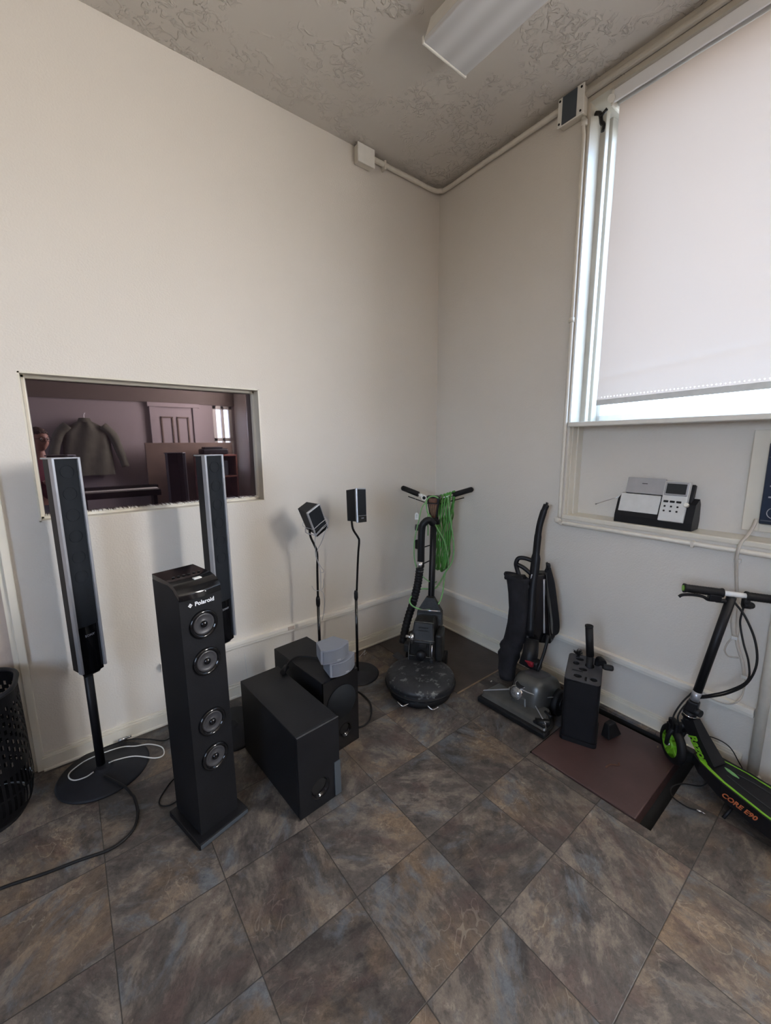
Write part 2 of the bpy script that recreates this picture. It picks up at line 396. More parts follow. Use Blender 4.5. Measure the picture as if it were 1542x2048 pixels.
    def sphere(s, c, r, X=None, sc=(1, 1, 1), n=20):
        q = bmesh.ops.create_uvsphere(s.bm, u_segments=n, v_segments=n // 2, radius=1)['verts']
        for v in q: v.co = Vector((v.co.x * r * sc[0], v.co.y * r * sc[1], v.co.z * r * sc[2])) + Vector(c)
        for v in q:
            for f in v.link_faces: f.smooth = True
        s._xf(q, X); return s
    def torus(s, R_, r, X=None, n=36, m=10):
        prof = [(R_ + r * math.cos(2 * PI * k / m), r * math.sin(2 * PI * k / m)) for k in range(m + 1)]
        return s.lathe(prof, n=n, X=X, cap0=False, cap1=False)
    def plate(s, outer, holes, h, X=None):
        """flat plate in XY with real holes, thickness h downwards"""
        loops = [outer] + holes; tops = []; edges = []
        for lp in loops:
            vs = [s.bm.verts.new((x, y, 0)) for x, y in lp]; tops.append(vs)
            edges += [s.bm.edges.new((vs[i], vs[(i + 1) % len(vs)])) for i in range(len(vs))]
        q = bmesh.ops.triangle_fill(s.bm, edges=edges, use_beauty=True, use_dissolve=False, normal=(0, 0, 1))
        allv = [v for t in tops for v in t]
        for vs in tops:
            bs = [s.bm.verts.new((v.co.x, v.co.y, -h)) for v in vs]; allv += bs
            for i in range(len(vs)): s.bm.faces.new((vs[i], vs[(i + 1) % len(vs)], bs[(i + 1) % len(vs)], bs[i]))
        s._xf(allv, X); return s
    def grid(s, fn, nu, nv, smooth=True, uvfn=None):
        g = [[s.bm.verts.new(fn(i / nu, j / nv)) for j in range(nv + 1)] for i in range(nu + 1)]
        if uvfn and s.uv is None: s.uv = s.bm.loops.layers.uv.new('UVMap')
        for i in range(nu):
            for j in range(nv):
                f = s.bm.faces.new((g[i][j], g[i + 1][j], g[i + 1][j + 1], g[i][j + 1])); f.smooth = smooth
                if uvfn:
                    for lp, (a, b) in zip(f.loops, ((i, j), (i + 1, j), (i + 1, j + 1), (i, j + 1))): lp[s.uv].uv = uvfn(a / nu, b / nv)
        return s
    def build(s, name, m, parent=None, X=None, inv=None, fix=True):
        if X is not None: bmesh.ops.transform(s.bm, matrix=X, verts=s.bm.verts)
        if inv is not None: bmesh.ops.transform(s.bm, matrix=inv, verts=s.bm.verts)
        if fix: bmesh.ops.recalc_face_normals(s.bm, faces=s.bm.faces)
        me = bpy.data.meshes.new(name); s.bm.to_mesh(me); s.bm.free()
        me.materials.append(m)
        o = bpy.data.objects.new(name, me); C.objects.link(o)
        if parent is not None: o.parent = parent
        return o

INV = {}
def thing(name, label, cat, loc=(0, 0, 0), rz=0, group=None, frame=None):
    o = bpy.data.objects.new(name, None); C.objects.link(o); o.empty_display_size = .05
    X = Matrix.Translation(loc) @ Matrix.Rotation(rz, 4, 'Z')
    if frame is not None: X = frame @ X
    o.location = X.to_translation(); o.rotation_euler = X.to_euler()
    INV[o.name] = X.inverted()
    o['label'] = label; o['category'] = cat
    if group: o['group'] = group
    return o
def wpart(mb, name, m, root, parent=None):
    """part modelled in room coordinates"""
    return mb.build(name, m, parent or root, inv=INV[root.name])
def tag(o, label, cat, group=None):
    o['label'] = label; o['category'] = cat
    if group: o['group'] = group
    return o
def one(mb, name, m, label, cat, X=None, group=None, kind=None):
    """a thing that is one mesh, its origin at its own base"""
    if X is not None: bmesh.ops.transform(mb.bm, matrix=X, verts=mb.bm.verts)
    vs = mb.bm.verts
    c = Vector(((min(v.co.x for v in vs) + max(v.co.x for v in vs)) / 2, (min(v.co.y for v in vs) + max(v.co.y for v in vs)) / 2, min(v.co.z for v in vs)))
    o = mb.build(name, m, None, inv=Matrix.Translation(-c)); o.location = c
    tag(o, label, cat, group)
    if kind: o['kind'] = kind
    return o
def struct(name, mb, m, X=None, parent=None):
    o = mb.build(name, m, parent, X=X)
    if parent is None: o['kind'] = 'structure'
    return o
def text(txt, size, name, m, parent, X, extrude=.0006, shear=0.0, space=1.0, bold=0.0):
    cu = bpy.data.curves.new(name, 'FONT'); cu.body = txt; cu.size = size; cu.extrude = extrude; cu.shear = shear
    cu.align_x = 'CENTER'; cu.align_y = 'CENTER'; cu.space_character = space; cu.offset = bold; cu.resolution_u = 3
    t = bpy.data.objects.new(name, cu); C.objects.link(t)
    dg = bpy.context.evaluated_depsgraph_get(); dg.update()
    me = bpy.data.meshes.new_from_object(t.evaluated_get(dg)); bpy.data.objects.remove(t)
    me.materials.clear(); me.materials.append(m); me.name = name; me.transform(X)
    o = bpy.data.objects.new(name, me); C.objects.link(o); o.parent = parent
    return o
FACE = Matrix.Rotation(PI / 2, 4, 'X')           # XY drawing -> XZ plane facing -Y
def T(*a): return Matrix.Translation(a)
def frame_xyz(o, x, y, z):
    return Matrix.Translation(o) @ Matrix((Vector(x).normalized(), Vector(y).normalized(), Vector(z).normalized())).transposed().to_4x4()
def circ(cx, cy, r, n=20, ry=None): return [(cx + r * math.cos(2 * PI * k / n), cy + (ry or r) * math.sin(2 * PI * k / n)) for k in range(n)]
def rrect(x0, y0, x1, y1, r, n=5):
    out = []
    for cx, cy, a in ((x1 - r, y0 + r, -PI / 2), (x1 - r, y1 - r, 0), (x0 + r, y1 - r, PI / 2), (x0 + r, y0 + r, PI)):
        out += [(cx + r * math.cos(a + PI / 2 * k / n), cy + r * math.sin(a + PI / 2 * k / n)) for k in range(n + 1)]
    return out

# ================================================================== THE ROOM
CEIL = 3.115
XW, YB = -4.8, -4.0          # far side wall, rear wall
# floor with the shallow pit of the access hatch
HX0, HX1, HY0, HY1 = -0.672, -0.098, -1.795, -1.295
f = MB()
for (a, b, c, d) in ((XW, YB, .25, HY0), (XW, HY1, .25, .25), (XW, HY0, HX0, HY1), (HX1, HY0, .25, HY1)):
    f.bm.faces.new([f.bm.verts.new(p) for p in ((a, b, 0), (c, b, 0), (c, d, 0), (a, d, 0))])
struct('floor', f, M_floor)
p = MB()
for lo, hi in (((HX0, HY0, -.06), (HX1, HY1, -.055)), ((HX0 - .01, HY0, -.06), (HX0, HY1, -.0005)), ((HX1, HY0, -.06), (HX1 + .01, HY1, -.0005)),
               ((HX0, HY0 - .01, -.06), (HX1, HY0, -.0005)), ((HX0, HY1, -.06), (HX1, HY1 + .01, -.0005))): p.box(lo, hi)
struct('trim_4', p, M_dark)
c = MB(); c.box((XW, YB, CEIL), (.35, .2, CEIL + .1)); struct('ceiling', c, M_ceil)

# left wall (y = 0) with the glazed opening; its end at the door
WX0, WX1, WZ0, WZ1 = -2.329, -1.355, 1.105, 1.710
w = MB()
for lo, hi in (((-2.44, 0, 0), (WX0, .14, CEIL)), ((WX1, 0, 0), (0, .14, CEIL)), ((WX0, 0, 0), (WX1, .14, WZ0)), ((WX0, 0, WZ1), (WX1, .14, CEIL)),
               ((-3.32, 0, 2.08), (-2.44, .14, CEIL)), ((XW, 0, 0), (-3.32, .14, CEIL))): w.box(lo, hi)
struct('wall_left', w, M_wall)
# right wall (x = 0) with the window recess from floor-level niche to ceiling, and the opening of the added fill window
NY0, NY1 = -1.040, -2.66
w = MB()
for lo, hi in (((0, .14, 0), (.32, NY0, CEIL)), ((0, NY0, 0), (.32, NY1, 1.012)), ((.125, NY0, 1.012), (.32, NY1, 1.505)),
               ((0, NY1, 0), (.32, -2.77, CEIL)), ((0, -2.77, 0), (.32, -3.53, 1.40)), ((0, -2.77, 2.80), (.32, -3.53, CEIL)), ((0, -3.53, 0), (.32, YB, CEIL)),
               ((.0, NY0, 3.055), (.32, NY1, CEIL))): w.box(lo, hi)
struct('wall_right', w, M_wall, X=RW)
w = MB()
for lo, hi in (((XW, YB - .12, 0), (-.42, YB, CEIL)), ((-.14, YB - .12, 0), (.3, YB, CEIL)), ((-.42, YB - .12, 0), (-.14, YB, 1.0)), ((-.42, YB - .12, 1.98), (-.14, YB, CEIL))): w.box(lo, hi)
struct('wall_back', w, M_pinkwall)
w = MB()
for lo, hi in (((XW - .12, YB, 0), (XW, -3.6, CEIL)), ((XW - .12, -2.2, 0), (XW, .14, CEIL)), ((XW - .12, -3.6, 0), (XW, -2.2, 1.1)), ((XW - .12, -3.6, 2.7), (XW, -2.2, CEIL))): w.box(lo, hi)
struct('wall_far', w, M_farwall)
# taupe upper part of the wall behind the camera
w = MB(); w.box((XW, YB, 1.985), (-.10, YB + .02, CEIL)); struct('wall_upper', w, M_soffit)

# baseboards
def base_profile(mb, x0, x1, X=None, t=.02, h=.078):
    mb.box((x0, -t, 0), (x1, 0, h - .018), X=X); mb.box((x0, -t * .72, h - .018), (x1, 0, h - .008), bevel=.002, X=X)
    mb.box((x0, -t * .42, h - .008), (x1, 0, h), bevel=.002, X=X); mb.box((x0, -t - .009, 0), (x1, -t + .001, .014), bevel=.004, X=X)
b = MB(); base_profile(b, -2.44, -.0); struct('baseboard_left', b, M_trim)
RWX = RW @ Matrix.Rotation(-PI / 2, 4, 'Z')       # wall run measured from the corner, y < 0 = into the room
def rwb(x0, x1): return None
b = MB(); base_profile(b, 0.0, 1.93, X=RWX); struct('baseboard_right', b, M_trim)
b = MB(); b.box((1.10, -.055, 0), (1.93, -.020, .010), bevel=.002, X=RWX); struct('trim_1', b, M_floor)

# casing and door at the far left
b = MB(); b.box((-2.462, -.014, 0), (-2.434, .004, 2.10), bevel=.003); b.box((-2.48, .0, 0), (-2.44, .14, 2.10)); b.box((-3.34, -.014, 2.08), (-2.434, .004, 2.14), bevel=.003)
struct('trim_2', b, M_trim)
b = MB(); b.box((-3.30, .035, .01), (-2.482, .075, 2.08)); d1 = struct('door_1', b, M_door)
b = MB(); b.lathe([(.012, 0), (.012, .03), (.028, .04), (.030, .055), (.018, .066)], X=T(-3.22, .035, .98) @ FACE); b.build('door_knob', M_steel, d1)

# interior glazed opening (window_1): lining boards, stops and the dark tinted pane
b = MB()
b.box((WX0, .0, WZ0), (WX0 + .006, .11, WZ1)); b.box((WX1 - .006, .0, WZ0), (WX1, .11, WZ1)); b.box((WX0, .0, WZ0), (WX1, .11, WZ0 + .006)); b.box((WX0, .0, WZ1 - .006), (WX1, .11, WZ1))
for lo, hi in (((WX0, .060, WZ0), (WX0 + .018, .090, WZ1)), ((WX1 - .018, .060, WZ0), (WX1, .090, WZ1)), ((WX0, .060, WZ0), (WX1, .090, WZ0 + .018)), ((WX0, .060, WZ1 - .018), (WX1, .090, WZ1))): b.box(lo, hi, bevel=.004)
w1 = struct('window_1', b, M_trim)
b = MB(); b.box((WX0 + .006, .090, WZ0 + .006), (WX1 - .006, .098, WZ1 - .006)); b.build('glass_pane', M_tint, w1)
b = MB()                                            # crumbling paint along the foot of the pane
for k in range(110):
    x = WX0 + .02 + (WX1 - WX0 - .04) * k / 110 + random.uniform(-.003, .003)
    b.box((x, .056, WZ0 + .017), (x + random.uniform(.004, .010), .0895, WZ0 + .019 + random.uniform(0, .005)), bevel=.001, seg=1)
b.build('flaking_paint', M_white, w1)

# big window (window_2) in the recess: jambs, sash, sill, pane
b = MB()
b.box((-.012, NY0, 1.500), (.26, NY1, 1.524), bevel=.004)                                   # sill
w2 = struct('window_2', b, M_white, X=RW)
b = MB()
b.box((-.006, NY0 + .012, 1.52), (.012, NY0 - .004, 3.06), bevel=.004); b.box((.0, NY0 + .002, 1.524), (.235, NY0 - .006, 3.06)); b.box((.100, NY0, 1.524), (.135, NY0 - .034, 3.055), bevel=.005); b.box((.175, NY0, 1.524), (.235, NY0 - .030, 3.055), bevel=.004)
b.box((-.008, NY0, 3.035), (.30, NY1, 3.058)); b.box((-.035, NY0 + .02, 3.060), (.0, NY1, 3.085), bevel=.010); b.box((-.016, NY0 + .02, 3.085), (.0, NY1, 3.114), bevel=.004)
b.build('window_frame', M_jamb, w2, X=RW)
b = MB()
b.box((.235, NY0, 1.524), (.275, NY0 - .050, 3.04), bevel=.004); b.box((.235, NY0, 1.524), (.275, NY1, 1.566), bevel=.004); b.box((.235, NY0, 2.99), (.275, NY1, 3.04)); b.box((.235, NY1 + .05, 1.524), (.275, NY1, 3.04))
b.build('sash', M_white, w2, X=RW)
b = MB(); b.box((.253, NY0 - .05, 1.566), (.257, NY1 + .05, 2.99)); b.build('glass_pane', M_glass, w2, X=RW)
b = MB(); b.box((.0, NY0, 1.0), (.125, NY1, 1.013)); b.box((-.012, NY0 + .004, .988), (.012, NY1, 1.014), bevel=.006); b.box((.0, NY0 + .004, 1.012), (.03, NY0 - .004, 1.5), bevel=.003); b.box((.03, NY0 + .004, 1.012), (.075, NY0 - .010, 1.5)); b.box((.075, NY0, 1.012), (.125, NY0 - .018, 1.5))
struct('trim_3', b, M_trim, X=RW)

# windows behind the camera: the rear one, plus two added to carry fill lights
def plain_window(name, y0, y1, z0, z1, X, mull=True):
    b = MB()
    for lo, hi in (((0, y0, z0), (.05, y0 + .05, z1)), ((0, y1 - .05, z0), (.05, y1, z1)), ((0, y0, z0), (.05, y1, z0 + .05)), ((0, y0, z1 - .05), (.05, y1, z1)), ((0, y0, (z0 + z1) / 2 - .025), (.05, y1, (z0 + z1) / 2 + .025))): b.box(lo, hi, bevel=.004)
    b.box((0, (y0 + y1) / 2 - .02, z0), (.05, (y0 + y1) / 2 + .02, z1))
    return struct(name, b, M_white, X=X)
plain_window('fill_window_side', -3.53, -2.77, 1.40, 2.80, RW)  # unseen window added to hold the main fill light
plain_window('window_4', -.42, -.14, 1.0, 1.98, T(0, YB, 0) @ Matrix.Rotation(-PI / 2, 4, 'Z'))
plain_window('fill_window_far', -3.6, -2.2, 1.1, 2.7, T(XW - .10, 0, 0))  # unseen window added to hold the warm fill light
# panelled door in the rear wall
b = MB(); b.box((-1.17, YB, 0), (-.70, YB + .03, 1.93)); b.box((-1.24, YB, 0), (-1.171, YB + .05, 1.929)); b.box((-.699, YB, 0), (-.63, YB + .05, 1.929)); b.box((-1.26, YB, 1.931), (-.61, YB + .055, 1.984))
d2 = struct('door_2', b, M_pinkwall)
b = MB()
for x0, x1 in ((-1.11, -.96), (-.91, -.76)):
    for z0, z1 in ((.2, .9), (1.05, 1.80)):
        for lo, hi in (((x0, z0), (x1, z0 + .015)), ((x0, z1 - .015), (x1, z1)), ((x0, z0), (x0 + .015, z1)), ((x1 - .015, z0), (x1, z1))): b.box((lo[0], YB + .03, lo[1]), (hi[0], YB + .042, hi[1]))
b.build('door_panel', M_brownp, d2)

# ================================================================== fixed to the room
# roller shade
t = thing('roller_shade', 'white roller shade pulled down over the tall window, pinholes along its hem', 'window shade', (.045, -1.16, 1.60), frame=RW)
SY0, SY1 = -1.158, -2.60
def shz(v): return 1.612 + (SY0 - v) * 0.022 if v < SY0 else 1.612
def shfn(u, v):
    y = SY0 + (SY1 - SY0) * u; z0 = 1.612 + .022 * (SY0 - y) * 1.0; z = z0 + (2.985 - z0) * v
    w = .0035 * math.sin(26 * u + 9 * v) * math.sin(PI * v) + .0030 * noise.noise(Vector((u * 7, v * 7, 2.3)))
    k = math.exp(-((u - .50 + .12 * v) / .05) ** 2) * math.sin(z * 95 + 22 * u) * .0016
    q = math.exp(-((z - z0 - .13 - .10 * u) / .016) ** 2) * .004
    return (.048 + w + k + q, y, z)
def shuv(u, v): return (u * (SY0 - SY1), v * 1.37)
b = MB(); b.grid(shfn, 110, 150, uvfn=shuv); b.build('shade_cloth', M_shade, t, X=RW, inv=INV[t.name], fix=False)
b = MB(); b.hexa([(.044, SY0, 1.606), (.054, SY0, 1.606), (.054, SY1, 1.6375), (.044, SY1, 1.6375), (.044, SY0, 1.634), (.054, SY0, 1.634), (.054, SY1, 1.6655), (.044, SY1, 1.6655)]); b.build('hem_bar', M_panelgrey, t, X=RW, inv=INV[t.name])
b = MB(); b.tube([(.060, SY0 + .005, 3.008), (.060, SY1, 3.008)], .024, n=20); b.build('roller_tube', M_panelgrey, t, X=RW, inv=INV[t.name])
b = MB(); b.box((.010, SY0 + .012, 2.982), (.020, SY1, 3.045), bevel=.004); b.box((.010, SY0 + .012, 3.035), (.085, SY1, 3.045), bevel=.003); b.build('fascia', M_brightwhite, t, X=RW, inv=INV[t.name])
b = MB(); b.box((.006, SY0 + .010, 2.972), (.09, SY0 + .022, 3.048), bevel=.004); b.tube([(.004, SY0 + .016, 3.0), (-.006, SY0 + .016, 2.995)], .016, n=14); b.build('end_bracket', M_white, t, X=RW, inv=INV[t.name])

# black curtain rod bracket on the jamb and the clump of wire beside the roller
b = MB(); b.tube([(.03, -1.052, 3.000), (.028, -1.075, 2.985), (.028, -1.082, 2.965), (.026, -1.088, 2.94), (.026, -1.100, 2.922), (.024, -1.098, 2.895)], .006, n=8, smooth=5, rx=1.7)
b.tube([(.028, -1.080, 2.968), (.026, -1.112, 2.985)], .007, n=8)
one(b, 'curtain_bracket', M_blackgloss, 'small black curved curtain rod bracket on the window jamb', 'bracket', X=RW)
b = MB()
for k in range(16):
    pts = [Vector((.0 + random.gauss(0, .008), -1.165 + random.gauss(0, .012), 3.068 + random.gauss(0, .012))) for _ in range(6)]
    b.tube(pts, .0012, n=5, smooth=4)
one(b, 'wire_clump', M_steel, 'tangled grey wire clump stuck above the end of the roller shade', 'wire clump', X=RW)

# surface conduit round the top of the walls
b = MB(); b.tube([(-.60, -.022, 3.082), (-.30, -.022, 3.082), (-.10, -.024, 3.082), (-.045, -.045, 3.082), (-.024, -.10, 3.082), (-.032, -.40, 3.082), (-.050, -.90, 3.075)], .014, n=14, smooth=8)
for x in (-.50, ): b.box((x - .006, -.038, 3.050), (x + .006, -.002, 3.100), bevel=.002)
one(b, 'ceiling_conduit', M_conduit, 'painted conduit bending round the ceiling corner between the two boxes', 'conduit')
t = thing('junction_box', 'small blank cream junction box under the ceiling on the long wall', 'junction box', (-.652, -.0, 3.02))
b = MB(); b.box((-.707, -.045, 3.018), (-.597, -.001, 3.110), bevel=.006); wpart(b, 'box_body', M_conduit, t)
b = MB(); b.box((-.712, -.052, 3.014), (-.592, -.045, 3.112), bevel=.003); wpart(b, 'cover_plate', M_white, t)
t = thing('electrical_box', 'cream electrical box with grey-blue cover in the top corner of the window wall', 'electrical box', (0, -.97, 2.98), frame=RW)
b = MB(); b.box((-.045, -.905, 2.985), (-.001, -1.030, 3.108), bevel=.006); b.build('box_body', M_conduit, t, X=RW, inv=INV[t.name])
b = MB(); b.box((-.052, -.900, 2.980), (-.045, -1.035, 3.110), bevel=.003); b.build('cover_frame', M_white, t, X=RW, inv=INV[t.name])
b = MB(); b.box((-.055, -.925, 2.984), (-.051, -1.000, 3.106), bevel=.001); b.build('cover_plate', M_bluegrey, t, X=RW, inv=INV[t.name])
for y in (-.911, -1.021):
    for z in (2.995, 3.095):
        b = MB(); b.tube([(-.052, y, z), (-.055, y, z)], .005, n=10); b.build('screw', M_rubber, t, X=RW, inv=INV[t.name])
b = MB(); b.tube([(-.018, -1.020, 2.982), (-.018, -1.020, 2.95), (-.013, -1.024, 2.90), (-.013, -1.026, 1.03), (-.014, -1.028, .995)], .010, n=12)
for z in (2.05, 2.955, ): b.tube([(-.015, -1.024, z - .012), (-.015, -1.024, z + .012)], .0145, n=12)
one(b, 'vertical_conduit', M_conduit, 'thin painted conduit running down beside the tall window', 'conduit', X=RW)
b = MB(); b.tube([(-.016, -1.005, .990), (-.016, -1.03, .966), (-.016, -2.55, .966)], .0115, n=12); b.sphere((-.015, -1.018, .978), .018); b.box((-.03, -1.035, .955), (0, -1.05, .979), bevel=.003); b.box((-.029, -1.66, .950), (0, -1.672, .980), bevel=.002)
one(b, 'ledge_conduit', M_conduit, 'painted conduit running level just below the window ledge', 'conduit', X=RW)
b = MB(); b.tube([(-.024, -1.972, .030), (-.024, -1.972, .62), (-.024, -1.972, .95)], .019, n=16); b.lathe([(.032, 0), (.030, .018), (.020, .022)], X=T(-.026, -1.972, .002))
one(b, 'floor_pipe', M_conduit, 'thick cream pipe standing on the floor at the end of the window wall strip', 'pipe', X=RW)

# wooden raceway strips
def strip(mb, x0, x1, z0, z1, X=None):
    mb.box((x0, -.020, z0), (x1, -.0, z1 - .002), bevel=.002, X=X); mb.box((x0, -.030, z0 + .018), (x1, -.002, z1), bevel=.002, X=X)
t = thing('cable_raceway', 'cream raceway strip along the long wall behind the speakers', 'raceway', (-.97, 0, .292))
b = MB(); strip(b, -1.952, -.022, .292, .334); wpart(b, 'raceway_cover', M_race, t)
b = MB(); b.box((-1.271, -.0325, .310), (-1.231, -.025, .332), bevel=.001); wpart(b, 'joint_plate', M_door, t)
t = thing('cable_raceway', 'cream raceway strip along the window wall behind the vacuum', 'raceway', (0, -.95, .268), frame=RW)
b = MB(); strip(b, .022, 1.948, .268, .308, X=RWX); b.build('raceway_cover', M_race, t, inv=INV[t.name])

# ceiling light
t = thing('ceiling_light', 'long fluorescent ceiling light with ribbed plastic diffuser', 'ceiling light', (-.753, -1.38, 3.03))
b = MB(); b.hexa([(-.880, -.775, 3.045), (-.626, -.775, 3.045), (-.626, -1.985, 3.045), (-.880, -1.985, 3.045), (-.862, -.790, CEIL), (-.644, -.790, CEIL), (-.644, -1.97, CEIL), (-.862, -1.97, CEIL)]); wpart(b, 'housing', M_white, t)
b = MB(); b.hexa([(-.878, -.772, 3.030), (-.628, -.772, 3.030), (-.628, -1.982, 3.030), (-.878, -1.982, 3.030), (-.882, -.770, 3.048), (-.624, -.770, 3.048), (-.624, -1.988, 3.048), (-.882, -1.988, 3.048)], bevel=.003); wpart(b, 'diffuser', M_diff, t)
for y in (-.768, -1.990):
    b = MB(); b.box((-.886, y - .005, 3.026), (-.620, y + .005, 3.054), bevel=.003); wpart(b, 'end_cap', M_white, t)

# wall unit beyond the radio: air conditioner in its surround
t = thing('air_conditioner', 'dark navy air conditioner front in a cream surround right of the radio', 'air conditioner', (.10, -2.1, 1.04), frame=RW)
b = MB()
for lo, hi in (((.092, -1.800, 1.040), (.124, -1.856, 1.462)), ((.092, -1.856, 1.412), (.124, -2.48, 1.462)), ((.092, -1.856, 1.040), (.124, -2.48, 1.074)), ((.092, -2.42, 1.04), (.124, -2.48, 1.46))): b.box(lo, hi, bevel=.003)
b.build('surround', M_trim, t, X=RW, inv=INV[t.name])
b = MB(); b.box((.070, -1.856, 1.076), (.124, -2.42, 1.410), bevel=.006); b.build('front_panel', M_navy, t, X=RW, inv=INV[t.name])
b = MB(); b.box((.068, -1.862, 1.090), (.071, -2.41, 1.094)); b.box((.068, -1.862, 1.350), (.071, -2.41, 1.353)); b.build('panel_line', M_bluegrey, t, X=RW, inv=INV[t.name])
for y in (-1.885, -1.93, -1.975, -2.02):
    for z in (1.19, 1.235, 1.27, 1.35):
        Xb = frame_xyz((.0695, y, z), (0, -1, 0), (0, 0, 1), (-1, 0, 0)); b = MB(); b.box((-.009, -.003, 0), (.009, .003, .001), X=Xb); b.build('button', M_letterdim, t, X=RW, inv=INV[t.name])
b = MB(); b.torus(.022, .0015, X=frame_xyz((.0695, -1.90, 1.125), (0, -1, 0), (0, 0, 1), (-1, 0, 0)))
b.build('dial_ring', M_letterdim, t, X=RW, inv=INV[t.name])
# its cord
t = thing('power_cord', 'beige power cord hanging from the air conditioner over the window ledge', 'cord', (-.02, -1.86, .28), frame=RW)
X_ = RW
b = MB(); b.tube([(.066, -1.850, 1.095), (.045, -1.846, 1.060), (.015, -1.838, 1.030), (-.020, -1.832, 1.010), (-.038, -1.828, .985), (-.038, -1.826, .94), (-.022, -1.828, .88), (-.015, -1.836, .80), (-.013, -1.842, .74)], .0065, n=8, smooth=5, rx=.7)
b.tube([(-.013, -1.842, .75), (-.014, -1.838, .70), (-.016, -1.842, .64), (-.016, -1.850, .60)], .009, n=8, smooth=4, rx=.5); b.tube([(-.012, -1.850, .74), (-.012, -1.855, .66), (-.013, -1.855, .60)], .008, n=8, smooth=4, rx=.5)
b.tube([(-.014, -1.855, .60), (-.014, -1.868, .55), (-.014, -1.885, .50), (-.014, -1.900, .44)], .006, n=8, smooth=4); b.build('cord', M_greycord, t, X=X_, inv=INV[t.name])
b = MB(); b.tube([(-.014, -1.850, .60), (-.014, -1.830, .555), (-.014, -1.825, .52), (-.014, -1.840, .500), (-.014, -1.872, .508)], .003, n=6, smooth=5); b.tube([(-.014, -1.905, .43), (-.016, -1.905, .38), (-.034, -1.900, .335), (-.038, -1.870, .300), (-.036, -1.82, .290), (-.034, -1.775, .305)], .003, n=6, smooth=5); b.build('thin_wire', M_greycord, t, X=X_, inv=INV[t.name])
for (y, z) in ((-1.826, .925), (-1.852, .592), (-1.902, .435)):
    b = MB(); b.box((-.030 if z > .9 else -.024, y - .011, z - .007), (-.006, y + .011, z + .007), bevel=.002)
    b.build('cord_clip', M_whitecord, t, X=X_, inv=INV[t.name])

# radio on the ledge
t = thing('radio', 'white and black desk radio with small screen and long aerial on the window ledge', 'radio', (.05, -1.47, 1.013), frame=RW)
def rp(mb, name, m, parent=None): return mb.build(name, m, parent or t, X=RW, inv=INV[t.name])
b = MB()
b.prism([(.012, 1.014), (.100, 1.014), (.110, 1.06), (.104, 1.13), (.086, 1.155), (.040, 1.13), (.014, 1.05)], .335, X=Matrix(((1, 0, 0, 0), (0, 0, 1, -1.645), (0, 1, 0, 0), (0, 0, 0, 1)))); rp(b, 'base', M_blackmat)
LEAN = Vector((.30, 0, 1)).normalized()
def face(y0, y1, z0, z1, d0, d1, bevel=.003):
    """box on the leaning front plane; z measured up the slope from the foot, d outwards"""
    mb = MB(); F0 = frame_xyz((.020, 0, 1.040), (0, -1, 0), LEAN, Vector((-1, 0, .30)).normalized())
    mb.box((-y0, z0, d0), (-y1, z1, d1), bevel=bevel, X=F0); return mb
rp(face(-1.322, -1.502, .030, .122, .0, .010), 'lower_panel', M_panelgrey)
rp(face(-1.338, -1.508, .126, .206, -.004, .008), 'upper_panel', M_silver)
rp(face(-1.338, -1.508, .100, .200, -.040, -.004), 'back_shell', M_blackmat)
mod = rp(face(-1.510, -1.612, .004, .194, -.006, .022), 'control_module', M_panelgrey)
rp(face(-1.516, -1.608, .126, .190, .022, .026), 'screen_frame', M_silver, mod); rp(face(-1.522, -1.602, .134, .182, .026, .028, .001), 'screen', M_screen, mod)
rp(face(-1.512, -1.624, .10, .19, -.030, -.006), 'module_back', M_blackmat, mod)
for i in range(3): rp(face(-1.520 - i * .026, -1.540 - i * .026, .092, .102, .022, .026, .002), 'button', M_rubber, mod)
for i in range(3):
    for z in (.048, .070): rp(face(-1.525 - i * .026, -1.533 - i * .026, z, z + .008, .022, .025, .002), 'button', M_rubber, mod)
b = MB(); F0 = frame_xyz((.020, 0, 1.040), (0, -1, 0), LEAN, Vector((-1, 0, .30)).normalized()); b.lathe([(.011, .014), (.011, .026), (.008, .030)], n=16, X=F0 @ T(1.612, .088, 0)); rp(b, 'knob', M_white, mod)
b = MB(); b.box((-.012, 0, 0), (.012, .003, .0006), X=F0 @ T(1.42, .175, .0085)); rp(b, 'maker_mark', M_rubber)
b = MB(); b.tube([(.085, -1.345, 1.155), (.060, -1.19, 1.084)], .0018, n=6); b.sphere((.060, -1.19, 1.084), .0045, n=10); rp(b, 'aerial', M_steel)

# ================================================================== floor pieces
t = thing('floor_hatch', 'maroon painted hatch cover lying in its pit beneath the attachment caddy', 'floor hatch', (-.40, -1.52, -.055))
b = MB(); b.box((-.668, -1.742, -.055), (-.150, -1.300, .006), bevel=.004); wpart(b, 'hatch_cover', M_maroon, t)
b = MB(); b.tube([(-.500, -1.560, .0075), (-.470, -1.565, .0085), (-.445, -1.590, .0085), (-.430, -1.585, .009)], .004, n=6, smooth=4, rx=.5); wpart(b, 'pull_ring', M_rust, t)
t = thing('corner_board', 'dark brown square board lying in the room corner under the floor machine', 'board', (-.3, -.4, 0))
b = MB(); b.hexa([(-.595, -.782, .0), (-.060, -.782, .0), (-.036, -.035, .0), (-.595, -.035, .0), (-.595, -.782, .005), (-.060, -.782, .005), (-.036, -.035, .005), (-.595, -.035, .005)]); wpart(b, 'board', M_brownmat, t)
b = MB(); b.box((-.597, -.788, 0), (-.058, -.782, .006)); wpart(b, 'metal_edge', M_wood, t)

